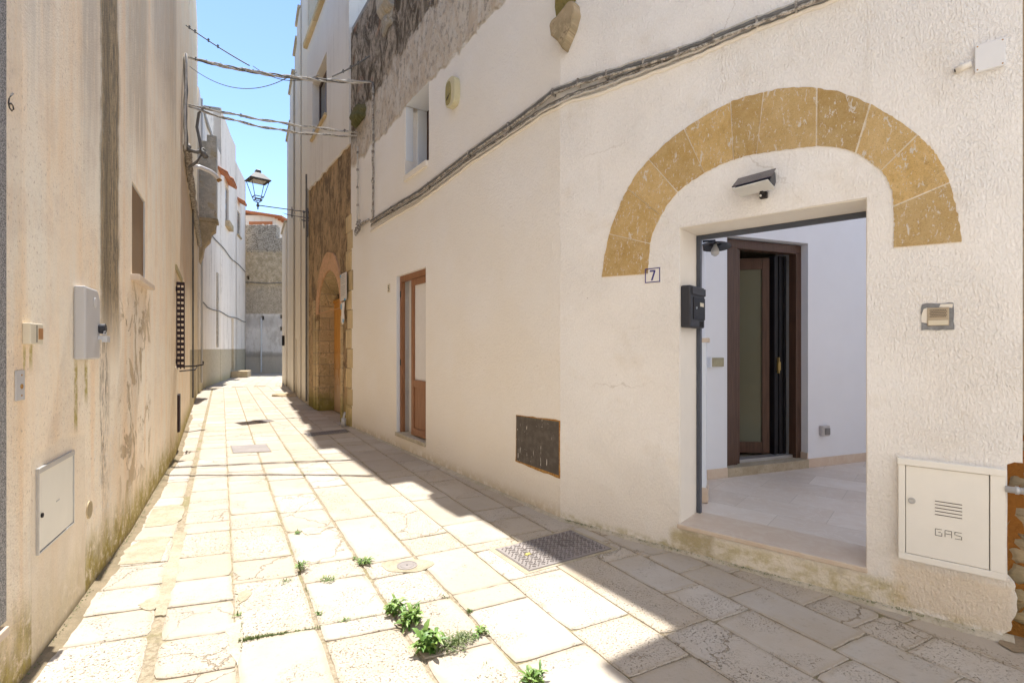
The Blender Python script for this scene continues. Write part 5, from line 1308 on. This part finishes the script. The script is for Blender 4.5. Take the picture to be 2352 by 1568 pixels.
s0, z0 = WL1.sz(34, 921); s1 = WL1.hit(54)[0]; w1 = s1 - s0; hh = WL1.sz(34, 851)[1] - z0; zc = WL1.sz(33, 886)[1]
mb = MB(); mb.box(0, w1, -.006, 0, z0 - zc, z0 - zc + hh); bx = mb.build('plate', M['greyplastic'], r, bevel=.002)
mb = MB()
for f_, rr_ in ((.84, .004), (.46, .011), (.16, .004)): mb.lathe([(rr_, 0), (rr_, .004)], 12, Matrix.Translation((w1 * .6, -.004, z0 - zc + hh * f_)) @ Matrix.Rotation(R(90), 4, 'X'))
mb.build('hole', M['rust'], bx)
# lower panel door
s0, z0 = WL1.sz(83, 1272); s1 = WL1.hit(164)[0]; zt = WL1.sz(83, 1078)[1]
r = on(WL1, 'panel_door', 'pale grey service panel door low on the peach wall', 'panel', 83, 1272)
w1 = s1 - s0; hh = zt - z0
mb = MB(); mb.box(.004, w1 - .004, -.008, 0, .004, hh - .02); bx = mb.build('leaf', M['panelgrey'], r, bevel=.002)
mb = MB(); mb.box(-.006, w1 + .006, -.014, 0, hh - .02, hh + .004); mb.box(-.006, .002, -.012, 0, -.006, hh - .02); mb.box(w1 - .002, w1 + .006, -.012, 0, -.006, hh - .02); mb.box(.002, w1 - .002, -.012, 0, -.006, .002); mb.build('frame', M['alu'], r, bevel=.001)
mb = MB(); mb.lathe([(.011, 0), (.011, .006), (.004, .008)], 14, Matrix.Translation((.035, -.008, hh * .43)) @ Matrix.Rotation(R(90), 4, 'X')); mb.build('lock', M['iron'], bx)
mb = MB(); mb.box(w1 * .47, w1 * .56, -.010, -.008, hh * .46, hh * .475); mb.build('maker_tag', M['alu'], bx)
# oval vent
r = on(WL1, 'vent_grille', 'small round slatted vent near the foot of the peach wall', 'vent', 204, 1170)
s0 = WL1.hit(197)[0]; s1 = WL1.hit(211)[0]; rr_ = (WL1.sz(204, 1150)[1] - WL1.sz(204, 1190)[1]) / 2
mb = MB(); Mv = Matrix.Rotation(R(90), 4, 'X'); mb.lathe([(rr_, 0), (rr_, .006), (rr_ - .006, .006), (rr_ - .006, .001)], 24, Mv, cap=False)
for i in range(-6, 7):
    z = i * rr_ / 7; h_ = math.sqrt(max(0, (rr_ - .006) ** 2 - z * z)); mb.box(-h_, h_, -.006, -.001, z - .0022, z + .0022)
mb.build('grille', flat('beige vent plastic', (.50, .40, .24), .6), r)
mb = MB(); mb.lathe([(rr_ - .004, -.001), (rr_ - .004, .0005)], 24, Mv); mb.build('opening', M['ink'], r)
# painted 6
r = on(WL1, 'painted_number', 'hand painted black number 6 high on the peach wall', 'painted number', 25, 232)
mb = MB(); hh = (WL1.sz(25, 209)[1] - WL1.sz(25, 252)[1]); q = hh / 2
pts = [(.02, q), (-.005, q * .5), (-.022, 0), (-.028, -q * .5), (-.018, -q * .9), (.006, -q), (.022, -q * .72), (.018, -q * .38), (.0, -q * .28), (-.02, -q * .5)]
mb.tube([(a_ * .8, -.0005, b_) for a_, b_ in pts], .0036, 6); mb.build('number', M['ink'], r, smooth=True)
# iron hook under the shutter, low iron hatch
r = on(WL1, 'pot_bracket', 'black iron flowerpot bracket under the louvred shutter', 'bracket', 410, 842)
mb = MB(); mb.tube([(-.1, -.02, 0), (.12, -.05, 0), (.25, -.2, .0), (.25, -.30, .02), (.25, -.30, .07)], .012, 6); mb.tube([(-.1, -.02, -.06), (.05, -.2, -.05), (.25, -.22, -.02)], .010, 6); mb.tube([(.05, -.17, -.05), (.3, -.17, -.05)], .012, 6); mb.build('bracket', M['iron'], r)
r = on(WL1, 'iron_hatch', 'narrow dark iron hatch near the ground past the window sill', 'hatch', 408, 990)
mb = MB(); mb.box(-.12, .12, -.03, .02, -.0, .52); mb.build('hatch', M['shutter'], r, bevel=.005)
# white spout
r = on(WL1, 'water_spout', 'white plastic rain spout bending out over the street', 'pipe', 435, 381)
mb = MB(); mb.tube([(0, 0, 0), (.05, -.2, .02), (.1, -.38, -.02), (.13, -.47, -.07), (.16, -.54, -.15)], .045, 10); mb.build('pipe', M['enamel'], r, smooth=True)
mb = MB(); mb.tube([(.155, -.535, -.14), (.165, -.57, -.19)], .05, 10); mb.build('mouth', M['rust'], r, smooth=True)
# conduits and cables of the left wall
def lrun(name, lab, pts, rad, out, mt, seed, amp=.02, n=8):
    q = random.Random(seed); P = []
    for a_, b_ in zip(pts, pts[1:]):
        for k in range(n): t = k / n; P.append((a_[0] + (b_[0] - a_[0]) * t, a_[1] + (b_[1] - a_[1]) * t))
    P.append(pts[-1]); PP = []
    for s_1, z_1 in P:
        if s_1 <= WL1.len: PP.append(WL1.P(s_1, z_1 + q.uniform(-amp, amp), out + q.uniform(0, amp)))
        else: PP.append(WL2.P(s_1 - WL1.len, z_1 + q.uniform(-amp, amp), out + q.uniform(0, amp)))
    r = root(name, lab, 'cable', tuple(PP[0])); mb = MB(); mb.tube(PP, rad, 6); mb.build('cable', M[mt], r, True, smooth=True); return r
sc_ = WL1.hit(420)[0]; Yc = WL1.hit(420)[1]
zof = lambda y: EYE + (800 - y) / F * Yc
lrun('conduit', 'vertical conduit on the peach wall below the overhead cables', [(sc_, zof(130)), (sc_, zof(340))], .028, .03, 'cable', 4)
lrun('conduit', 'thin pale conduit left of the thicker one on the peach wall', [(sc_ - .12, zof(130)), (sc_ - .12, zof(345))], .02, .03, 'cablelight', 5)
lrun('wall_cable', 'thick plastered cable running along the peach wall to the bend', [(sc_, zof(335)), (sc_ + 1.2, zof(345)), (sc_ + 4, 4.75), (WL1.len + 5.8, 4.7)], .06, .04, 'bundle', 6, .03, 14)
lrun('wall_cable', 'thin cable above the plastered one on the peach wall', [(sc_, zof(325)), (sc_ + 1.2, zof(338) + .1), (sc_ + 4, 4.95), (WL1.len + 5.8, 4.9)], .02, .05, 'cable', 7, .03, 14)
# overhead cables across the street
def span(name, lab, A_, B_, sag, rads, mt, seed, tw=.03, knots=0):
    r = root(name, lab, 'cable', tuple(A_)); q = random.Random(seed)
    for i, rd in enumerate(rads):
        mb = MB(); P = []
        for k in range(41):
            t = k / 40; p = A_.lerp(B_, t); p = p + Vector((0, 0, -4 * sag * t * (1 - t))); g = t * 26 + i * 2.1
            P.append(p + Vector((0, math.cos(g) * tw * min(1, 8 * t * (1 - t) + .2), math.sin(g) * tw * min(1, 8 * t * (1 - t) + .2))))
        mb.tube(P, rd, 6); mb.build('strand', M[mt[i % len(mt)]], r, True, smooth=True)
    if knots:
        for t in knots:
            mb = MB(); p = A_.lerp(B_, t) + Vector((0, 0, -4 * sag * t * (1 - t))); mb.tube([p - Vector((0, 0, .02)), p + Vector((0, 0, .035))], .011, 6); mb.tube([p + Vector((-.02, 0, .012)), p + Vector((.02, 0, .02))], .008, 5)
            mb.build('clip', M['cable'], r, True)
    return r
LA = WL1.P(sc_, zof(129), .08); RA = WA.P(WA.hit(861)[0], WA.sz(861, 191)[1], .06)
LB = WL1.P(sc_, zof(238), .08); RB = WA.P(WA.hit(828)[0], WA.sz(828, 306)[1], .05)
span('overhead_cable', 'upper twisted cable crossing the street with small clips', LA, RA, .10, (.015, .011, .012), ('cablelight', 'cable', 'cablelight'), 1, .020, (.04, .1, .18, .30, .36, .41, .66, .71, .76, .88))
span('overhead_cable', 'lower pair of twisted cables crossing the street, upper strand', LB, RB, .05, (.012, .010), ('cablelight', 'bundle'), 2, .014, (.12, .3, .92))
span('overhead_cable', 'lower pair of twisted cables crossing the street, lower strand', LB + Vector((0, 0, -.03)), RB + Vector((0, 0, -.06)), .13, (.012, .010), ('bundle', 'cablelight'), 3, .014)
LC = WL1.P(sc_ - .15, zof(68), .05); MC = LA.lerp(RA, .34)
span('overhead_cable', 'short steep tie wire from the peach wall to the upper cable', LC, MC, .02, (.010,), ('cable',), 4, 0, (.05, .14, .35, .5))
span('overhead_cable', 'thin sagging wire hanging under the upper cable from the left', LA + Vector((.02, 0, -.15)), LA.lerp(RA, .60), .32, (.006,), ('cable',), 5, 0)
span('overhead_cable', 'thin slack wire hanging under the middle of the upper cable', LA.lerp(RA, .36), LA.lerp(RA, .72), .16, (.006,), ('cable',), 6, 0)
TR = WA.P(WA.hit(857)[0], WA.sz(857, 132)[1], .06)
span('overhead_cable', 'short tie wire rising from the upper cable to the weathered wall', LA.lerp(RA, .79), TR, .02, (.011,), ('cable',), 7, 0, (.3, .5, .7, .9))
r = root('cable_joint', 'dark cable loop and joint hanging from the conduit over the left wall', 'cable', tuple(LB))
mb = MB(); mb.tube([LB + Vector(p) for p in ((.25, .02, -.02), (.14, .05, -.12), (.1, .06, -.35), (.16, .05, -.6), (.2, .05, -.8), (.12, .02, -.95), (0, 0, -1.05))], .022, 6); mb.tube([LB + Vector(p) for p in ((-.02, 0, -.75), (.12, .03, -.78), (.24, .05, -.72))], .03, 6); mb.tube([LB + Vector(p) for p in ((.19, .05, -.74), (.26, .05, -.86))], .045, 6)
mb.build('loop', M['cable'], r, True, smooth=True)
# ------------------------------------------------------------------ street lamp
nC = WC.nrm(.1); pm = WC.P(.04, 4.88, 0); tip = pm + Vector((nC.x, nC.y, 0)) * 1.16
rzl = math.atan2(-nC.y, -nC.x)
r = root('street_lamp', 'grey iron lantern on a long scrolled wall bracket over the street', 'street lamp', tuple(pm), rzl)
# local: -x points into the street
D = 1.16
br = MB(); br.tube([(-D, 0, .02), (-.02, 0, .02)], .013, 8); br.tube([(-.50, 0, -.11), (-.06, 0, -.13)], .012, 8)
br.tube([(-.62, 0, -.085), (-.50, 0, -.11)], .012, 8, rr=[.003, .012])
for x, z0, z1 in ((-.40, -.19, .10), (-.03, -.62, .12), (-.12, -.42, .06)):
    br.tube([(x, 0, z0), (x, 0, z0 + .04), (x, 0, z1 - .04), (x, 0, z1)], .014, 8, rr=[.003, .016, .016, .003])
for x, z in ((-.03, .02), (-.12, .0), (-.03, -.13), (-.12, -.22), (-.40, .02), (-.40, -.12)): br.lathe([(.005, -.03), (.028, -.012), (.028, .012), (.005, .03)], 10, Matrix.Translation((x, 0, z)))
br.tube([(-.18, 0, -.20), (.0, 0, -.20)], .012, 6); br.build('bracket', M['lampiron'], r)
lt = MB(); Ml = Matrix.Translation((-D, 0, 0)) @ Matrix.Rotation(R(12), 4, 'Z')
lt.lathe([(.003, -.09), (.018, -.06), (.012, -.03), (.035, -.0), (.035, .03), (.015, .05), (.03, .08)], 10, Ml)
bw, tw_, zb, ztp = .10, .20, .22, .60
for sx_, sy_ in ((1, 1), (1, -1), (-1, 1), (-1, -1)):
    lt.tube([Ml @ Vector((sx_ * bw, sy_ * bw, zb)), Ml @ Vector((sx_ * tw_, sy_ * tw_, ztp))], .009, 6)
    lt.tube([Ml @ Vector((0, 0, .07)), Ml @ Vector((sx_ * .07, sy_ * .07, .13)), Ml @ Vector((sx_ * bw, sy_ * bw, zb))], .009, 6)
for hw, zz_ in ((bw, zb), (tw_, ztp), (bw * .72, .15)):
    c4 = [Ml @ Vector((a_ * hw, b_ * hw, zz_)) for a_, b_ in ((1, 1), (-1, 1), (-1, -1), (1, -1), (1, 1))]
    for a_, b_ in zip(c4, c4[1:]): lt.tube([a_, b_], .011, 6)
lf = lt.build('lantern_frame', M['lampiron'], r)
lt = MB()
def ring4(prof):
    b0s = []
    for hw, zz_ in prof:
        b0s.append(len(lt.v)); lt.v += [Ml @ Vector((a_ * hw, b_ * hw, zz_)) for a_, b_ in ((1, 1), (-1, 1), (-1, -1), (1, -1))]
    for a_, b_ in zip(b0s, b0s[1:]):
        for k in range(4): lt.fac([a_ + k, a_ + (k + 1) % 4, b_ + (k + 1) % 4, b_ + k])
ring4([(tw_ + .035, ztp), (tw_ + .03, ztp + .02), (.10, ztp + .17), (.09, ztp + .18), (.055, ztp + .19), (.06, ztp + .22), (.05, ztp + .26), (.02, ztp + .28), (.0, ztp + .285)])
lt.build('roof', M['lampiron'], r)
lt = MB(); lt.box(-.15, .15, -.15, .15, ztp - .015, ztp - .002, Ml); lt.build('reflector', M['glow'], r)
# paper notices on the portal
r = on(WC, 'paper_notice', 'tall faded paper notice taped beside the arched doorway', 'notice', 796, 659, out=.05)
w1 = (sC(803) - sC(789.5)) / 2; h1 = (WC.sz(796, 628)[1] - WC.sz(796, 690)[1]) / 2
mb = MB(); mb.box(-w1, w1, -.012, 0, -h1, h1); mb.build('sheet', M['paper'], r)
mb = MB()
for i in range(12):
    if i == 5: continue
    mb.box(-w1 * .75, w1 * (.7 - .3 * (i % 3 == 2)), -.0135, -.012, h1 * (.8 - i * .13), h1 * (.8 - i * .13) + .009)
mb.build('print', flat('grey print', (.35, .34, .34), .9), r)
mb = MB(); mb.box(-w1 - .02, -w1 + .05, -.015, -.012, h1 * .78, h1 * .96); mb.box(w1 * .3, w1 * .8, -.016, -.012, -h1 * 1.05, -h1 * .9); mb.build('tape', M['blue'], r)
r = on(WC, 'paper_notice', 'narrow torn white notice below the tall one with blue tape', 'notice', 795, 716, out=.05)
mb = MB(); mb.prism([(-w1 * .6, -h1 * .75), (-w1 * .1, -h1 * .95), (w1 * .35, -h1 * .6), (w1 * .2, 0), (w1 * .45, h1 * .7), (-w1 * .7, h1 * .7), (-w1 * .5, 0)], -.01, 0); mb.build('sheet', M['enamel'], r)
mb = MB(); mb.box(-w1 * .8, -w1 * .45, -.013, -.01, h1 * .2, h1 * .6); mb.box(-w1 * .1, w1 * .3, -.013, -.01, -h1 * .8, -h1 * .55); mb.build('tape', M['blue'], r)
# small box on the far right row
r = on(WD, 'meter_box', 'small dark box on the pale wall near the bend', 'meter box', 656.5, 782, out=.06)
mb = MB(); mb.box(-.15, .15, -.08, 0, -.2, .2); mb.build('box', M['iron'], r, bevel=.01)
# bollard stub at the portal corner
gx1, gy1 = WC.P(WC.len - .12, 0, .10)[:2]
r = root('drain_stub', 'short zinc drainpipe stub at the foot of the portal corner', 'pipe', (gx1, gy1, 0))
mb = MB(); mb.tube([(0, 0, 0), (0, 0, .16)], .045, 12); mb.tube([(0, 0, .16), (.0, .0, .18), (.02, .02, .27)], .02, 8); mb.build('pipe', M['zinc'], r, smooth=True)
# ------------------------------------------------------------------ courtyard fittings
kt, kz = WBK.sz(1890, 988)
r = root('socket_box', 'grey weatherproof socket box low on the courtyard wall', 'socket', tuple(WBK.P(kt, kz, 0)), WBK.rz(1))
mb = MB(); mb.box(-.055, .05, -.045, 0, -.055, .055); bx = mb.build('box', M['greyplastic'], r, bevel=.006)
mb = MB(); mb.box(-.03, .045, -.052, -.045, -.04, .03); mb.build('cover', flat('dim grey lid', (.2, .2, .2), .4), bx, bevel=.003)
kt, kz = WBK.sz(1641, 832)
r = root('wall_slot', 'greenish stone niche shelf left of the courtyard door', 'shelf', tuple(WBK.P(kt, kz, 0)), WBK.rz(1))
mb = MB(); mb.box(-.085, .10, -.02, .0, -.04, .045); mb.build('slab', flat('green stained stone', (.34, .32, .22), .8, 0, .3, 20, .002), r, bevel=.004)
mb = MB(); mb.box(-.10, -.085, -.06, 0, -.045, .05); mb.build('bracket', M['courtwall'], r)
kt, kz = WLW.sz(1612, 545)
pl = WLW.P(.55, 2.33, .0)
r = root('courtyard_lamp', 'dark disc lamp with a bare bulb inside the gateway', 'wall lamp', tuple(pl), WLW.rz(.5))
mb = MB(); Mb = Matrix.Translation((0, -.10, .0)) @ Matrix.Rotation(R(8), 4, 'Y'); mb.lathe([(.0, .03), (.05, .03), (.13, .0), (.13, -.006), (.05, .018)], 24, Mb, cap=False); mb.tube([(0, 0, .05), (0, -.1, .05), (0, -.1, .02)], .01, 6); mb.build('shade', M['anth'], r)
mb = MB(); mb.lathe([(.014, .02), (.018, .0), (.032, -.03), (.036, -.05), (.030, -.07), (.012, -.084), (.002, -.086)], 16, Matrix.Translation((0, -.10, .0))); mb.build('bulb', M['glow'], r, smooth=True)
# low white pier with stone cap inside the gateway
pp = WLW.P(.30, .2, .0)
r = root('pier', 'low white pier with a beige cap just inside the gateway', 'pier', tuple(pp), WLW.rz(.5))
mb = MB(); mb.box(-.06, .1, -.04, 0, 0, 1.30); mb.build('shaft', M['courtwall'], r); mb = MB(); mb.box(-.07, .12, -.065, 0, 1.30, 1.335); mb.build('cap', M['marble'], r, bevel=.003)
mb = MB(); mb.box(-.07, .11, -.055, 0, 0, .12); mb.build('skirting', M['marble'], r, bevel=.003)
# ------------------------------------------------------------------ covers in the paving
def gpt(l): return [Vector(G(*p) + (0,)) for p in l]
def cover(name, lab, P4, mt, rim=.03, pattern=None, group=None, collar='cement'):
    c = sum(P4, Vector()) / 4; ax = (P4[1] - P4[0]).normalized(); rz_ = math.atan2(ax.y, ax.x)
    r = root(name, lab, 'manhole cover', (c.x, c.y, 0), rz_); Mi = Matrix.Rotation(-rz_, 4, 'Z') @ Matrix.Translation(-c)
    L = [Mi @ p for p in P4]; L2 = [Vector((p.x, p.y)) for p in L]
    def gro(d): return [(p.x * (1 + d / p.length), p.y * (1 + d / p.length)) for p in L2]
    mb = MB(); mb.prism(gro(rim), -.01, .0045, axis='z'); mb.build('collar', M[collar], r)
    mb = MB(); mb.prism(gro(0), -.005, .0065, axis='z'); mb.build('frame', M['cast2'], r)
    mb = MB(); mb.prism(gro(-.012), -.004, .0085, axis='z'); pl_ = mb.build('plate', M[mt], r)
    return r, gro(-.03)
P4 = gpt([(1215, 1313), (1406, 1261), (1311, 1218), (1137, 1262)])
r, ins = cover('manhole_cover', 'large brown iron cover with raised lugs half in shadow', P4, 'cast', .045)
mb = MB(); xs = [p[0] for p in ins]; ys = [p[1] for p in ins]
import itertools
def inside(x, y):
    s0 = None
    for i in range(4):
        a_, b_ = ins[i], ins[(i + 1) % 4]; cr = (b_[0] - a_[0]) * (y - a_[1]) - (b_[1] - a_[1]) * (x - a_[0])
        if s0 is None: s0 = cr > 0
        elif (cr > 0) != s0: return False
    return True
st = .036; i = 0; y = min(ys)
while y < max(ys):
    j = 0; x = min(xs) + (st * .5 if i % 2 else 0)
    while x < max(xs):
        if inside(x, y):
            a_ = R(45) if (i + j) % 2 else R(-45)
            Mi = Matrix.Translation((x, y, .0085)) @ Matrix.Rotation(a_, 4, 'Z'); mb.box(-.0125, .0125, -.0035, .0035, 0, .0035, Mi)
        x += st; j += 1
    y += st * .62; i += 1
o = mb.build('tread_lugs', M['cast2'], r); o['kind'] = 'stuff'
mb = MB(); mb.lathe([(.055, .0085), (.055, .012), (.048, .012), (.048, .0085)], 24, Matrix.Translation((-.17, .04, 0)), cap=False); mb.lathe([(.06, .0085), (.06, .012), (.052, .012), (.052, .0085)], 24, Matrix.Translation((.14, .03, 0)), cap=False); mb.build('boss_ring', M['cast2'], r)
mb = MB(); mb.prism([(-.25, -.005), (-.22, .008), (-.228, .02), (-.206, .013), (-.188, .022), (-.2, .0), (-.188, -.012), (-.215, -.008), (-.232, -.02), (-.232, -.008)], .0125, .0132, axis='z'); mb.build('paint_mark', M['yellow'], r)
cover('manhole_cover', 'square grey cover in the middle of the sunlit street', gpt([(535, 1041), (623, 1037), (611, 1020), (530, 1024)]), 'cast', .02)
cover('manhole_cover', 'narrow dark brown plate flat on the paving farthest up the street', gpt([(600, 971.5), (630, 967), (618, 963.5), (580, 965.5)]), 'cast2', .02)  # dark four-sided plate laid flat on the paving
r, ins = cover('drain_grate', 'long slotted drain grate before the portal doorway', gpt([(707, 1003), (800, 993), (794, 985.5), (697, 995.5)]), 'cast', .03)
mb = MB(); xa, xb = min(p[0] for p in ins), max(p[0] for p in ins); ya, yb = min(p[1] for p in ins), max(p[1] for p in ins)
for i in range(16):
    x = xa + (xb - xa) * (i + .5) / 16
    for (u0, u1) in ((.12, .46), (.54, .88)): mb.box(x - .012, x + .012, ya + (yb - ya) * u0, ya + (yb - ya) * u1, .008, .0092)
mb.build('slot', M['black'], r)
gx1, gy1 = G(935, 1299)
r = root('access_cap', 'small round iron cap set in cement among the slabs', 'access cap', (gx1, gy1, 0))
mb = MB(); mb.prism([(.17 * math.cos(g) * (1 + .12 * math.sin(3 * g)), .11 * math.sin(g) * (1 + .1 * math.cos(2 * g))) for g in [k * math.pi / 12 for k in range(24)]], -.01, .0042, axis='z'); mb.build('collar', M['cement'], r)
mb = MB(); mb.lathe([(.068, -.002), (.068, .007), (.06, .007), (.058, .005), (.045, .005), (.043, .007), (.0, .007)], 28); mb.build('cap', M['cast'], r)
mb = MB(); mb.lathe([(.006, .006), (.006, .0078)], 10); mb.build('hole', M['black'], r)
# cement repairs, on top of slabs
def patch(pts, seed, mt='cement', z=.0043):
    q = random.Random(seed); P = [Vector(G(*p)) for p in pts]; o = []
    for a_, b_ in zip(P, P[1:] + P[:1]):
        for k in range(5): p = a_.lerp(b_, k / 5); o.append((p.x + q.uniform(-.008, .008), p.y + q.uniform(-.008, .008)))
    mb = MB(); mb.prism(o, -.01, z, axis='z'); tag(mb.build('cement_repair', M[mt]), None, None, kind='structure')
patch([(285, 1262), (340, 1233), (392, 1232), (378, 1270), (365, 1290), (268, 1298)], 1)
patch([(348, 1170), (395, 1158), (425, 1162), (420, 1190), (395, 1205), (330, 1212)], 2, z=.0035)
patch([(318, 1390), (350, 1372), (365, 1370), (368, 1392), (345, 1402), (320, 1398)], 3)
patch([(543, 1362), (580, 1352), (572, 1372), (548, 1388)], 4)
patch([(690, 1216), (715, 1211), (746, 1214), (735, 1226), (705, 1228)], 5, 'cement2')
patch([(402, 1222), (430, 1222), (418, 1262), (404, 1330), (380, 1412), (352, 1416), (372, 1340), (388, 1280)], 8, z=.0033)
patch([(520, 1440), (552, 1420), (556, 1470), (548, 1530), (530, 1500)], 9, 'cement2', .0036)
# mossy stone mound at the foot of the right row
gx1, gy1 = G(670, 908)
r = root('mound_stone', 'low mossy stone bulging from the paving before the right row', 'stone', (gx1, gy1, 0)); mb = MB(); lump(mb, (0, 0, -.02), (.55, .4, .09), 8, 3, None, None, .08); mb.build('stone', M['corbel'], r, smooth=True)
# ------------------------------------------------------------------ weeds
def blade(mb, base, az, el, L, W, droop, q, col):
    mb.curcol = col; d = Vector((math.cos(az), math.sin(az), 0)); sd = Vector((-d.y, d.x, 0)); n = 6; pr_ = None
    p = Vector(base); e = el; b0 = len(mb.v)
    for k in range(n + 1):
        t = k / n; wv = W * (math.sin(math.pi * min(1, t * .92 + .08)) ** .8) * (1 - t * .2) * (1 + .12 * math.sin(t * 19 + az * 3))
        fold = Vector((0, 0, wv * .35))
        mb.v += [p + sd * wv / 2 + fold, p.copy(), p - sd * wv / 2 + fold]
        p = p + (d * math.cos(e) + Vector((0, 0, math.sin(e)))) * (L / n); e -= droop / n
    for k in range(n):
        for j in range(2): a_ = b0 + 3 * k + j; mb.fac([a_, a_ + 1, a_ + 4, a_ + 3])
def weed(px, py, lab, n, L, W, seed, mt='leaf', tall=0.0, group='weeds growing in the paving joints', spread=.02, cat='weed'):
    gx1, gy1 = G(px, py); r = root('weed', lab, cat, (gx1, gy1, 0), 0, group); q = random.Random(seed); mb = MB()
    for i in range(n):
        az = q.uniform(0, 2 * math.pi); t = i / n; c = q.random()
        bz = tall * q.random(); bl_ = (q.uniform(-spread, spread), q.uniform(-spread, spread), .002 + bz)
        blade(mb, bl_, az, q.uniform(.1, 1.05), L * q.uniform(.5, 1.05), W * q.uniform(.8, 1.4), q.uniform(.5, 1.4), q, (c, c, c))
    mb.build('leaves', M[mt], r, normals=False, smooth=True)
    mb = MB()
    for i in range(max(2, n // 12)):
        a_ = q.uniform(0, 6.28); mb.tube([(0, 0, -.003), (spread * math.cos(a_) * .5, spread * math.sin(a_) * .5, max(.02, tall * .8))], .002, 5)
    mb.build('stem', M['leaf2'], r)
weed(905, 1408, 'broad leaved green weed, left of the middle pair', 62, 0.068, 0.0158, 1, spread=.035, tall=.05)
weed(945, 1432, 'broad leaved green weed, right of the middle pair', 70, 0.082, 0.0173, 2, spread=.035, tall=.05)
weed(985, 1492, 'biggest broad leaved weed, in the lower middle of the street', 81, 0.082, 0.0230, 3, spread=.04, tall=.07)
weed(1035, 1482, 'fine grey green weed mat beside the biggest weed', 324, 0.024, 0.0043, 4, 'leaf2', .03, spread=.075)
weed(1068, 1468, 'fine green weed tuft trailing from the grey green mat', 162, 0.020, 0.0043, 14, 'leaf2', .02, spread=.045)
weed(1105, 1455, 'small leafy weed at the slab corner right of the weed mat', 35, 0.041, 0.0094, 5, spread=.02, tall=.02)
weed(1085, 1465, 'tiny sprig next to the slab corner weed', 40, 0.020, 0.0043, 15, spread=.03, tall=.01)
weed(1078, 1405, 'tiny grey green sprig in the joint above the slab corner weed', 21, 0.024, 0.0065, 6, 'leaf2', spread=.012)
weed(838, 1293, 'spreading leafy weed left of the round iron cap', 51, 0.054, 0.0108, 7, spread=.035, tall=.02)
weed(815, 1283, 'small sprig touching the spreading weed', 18, 0.027, 0.0072, 17, spread=.015)
weed(690, 1310, 'upright narrow leaved weed in a joint left of centre', 54, 0.051, 0.0072, 8, spread=.025, tall=.05)
weed(684, 1223, 'small weed beside the oval cement repair', 24, 0.034, 0.0072, 9, spread=.02)
weed(752, 1331, 'creeping weed strip right of the upright weed', 67, 0.024, 0.0050, 10, spread=.045, tall=.01)
weed(655, 1336, 'faint thin weed left of the upright weed', 24, 0.024, 0.0043, 11, spread=.03)
weed(1225, 1565, 'leafy weed cut off by the bottom edge', 54, 0.058, 0.0130, 12, spread=.035, tall=.03)
weed(732, 1410, 'tiny weed in a joint below the creeping strip', 21, 0.020, 0.0058, 13, spread=.015)
weed(792, 1425, 'tiny green wisp along the joint left of the middle pair', 21, 0.019, 0.0043, 23, spread=.02)
weed(546, 1412, 'tiny weed where the cement repair meets the long joint', 18, 0.020, 0.0043, 24, spread=.015)
weed(466, 885, 'tall green weed at the foot of the whitewashed house', 260, 0.200, 0.0324, 16, tall=.75, spread=.14, group=None, cat='plant')
# joint moss and grass: uncountable
q = random.Random(33); mb = MB()
def mossline(p0, p1, n, w, L):
    a_, b_ = Vector(G(*p0)), Vector(G(*p1))
    for i in range(n):
        t = q.random(); p = a_.lerp(b_, t); c = q.random(); blade(mb, (p.x + q.gauss(0, w), p.y + q.gauss(0, w), -.004), q.uniform(0, 6.28), q.uniform(.5, 1.4), L * q.uniform(.5, 1.2), .004, q.uniform(.2, 1.2), q, (c, c, c))
mossline((552, 1472), (600, 1462), 260, .008, .022); mossline((600, 1462), (665, 1452), 200, .006, .018); mossline((665, 1452), (742, 1438), 60, .004, .015)
mossline((553, 1420), (556, 1500), 90, .005, .014); mossline((545, 1370), (552, 1420), 40, .004, .012); mossline((560, 1330), (640, 1320), 40, .004, .012)
mossline((700, 1345), (730, 1400), 60, .004, .012); mossline((700, 1300), (810, 1285), 30, .004, .01); mossline((890, 1405), (745, 1437), 40, .003, .012)
mossline((1010, 1365), (1030, 1372), 30, .006, .014); mossline((1110, 1520), (1160, 1555), 30, .006, .014); mossline((1020, 1500), (1100, 1460), 60, .01, .02)
for i in range(520):
    t = q.uniform(sB(1300), sB(2240)); p = WB.P(t, .012, .008 + abs(q.gauss(0, .010)))
    if q.random() > (.35 + .65 * (math.sin(t * 9) > -.1)): continue
    c = q.random() * .6; blade(mb, tuple(p), q.uniform(0, 6.28), q.uniform(.3, 1.2), q.uniform(.008, .018), .005, .8, q, (c, c, c))
for i in range(500):
    t = q.uniform(WL1.hit(20)[0], WL1.hit(400)[0]); p = WL1.P(t, .01, .004 + abs(q.gauss(0, .008))); c = q.random() * .5; blade(mb, tuple(p), q.uniform(0, 6.28), q.uniform(.3, 1.2), q.uniform(.008, .016), .005, .8, q, (c, c, c))
tag(mb.build('joint_moss', M['leaf2'], normals=False), 'moss and short grass in the paving joints and wall feet', 'moss', kind='stuff')
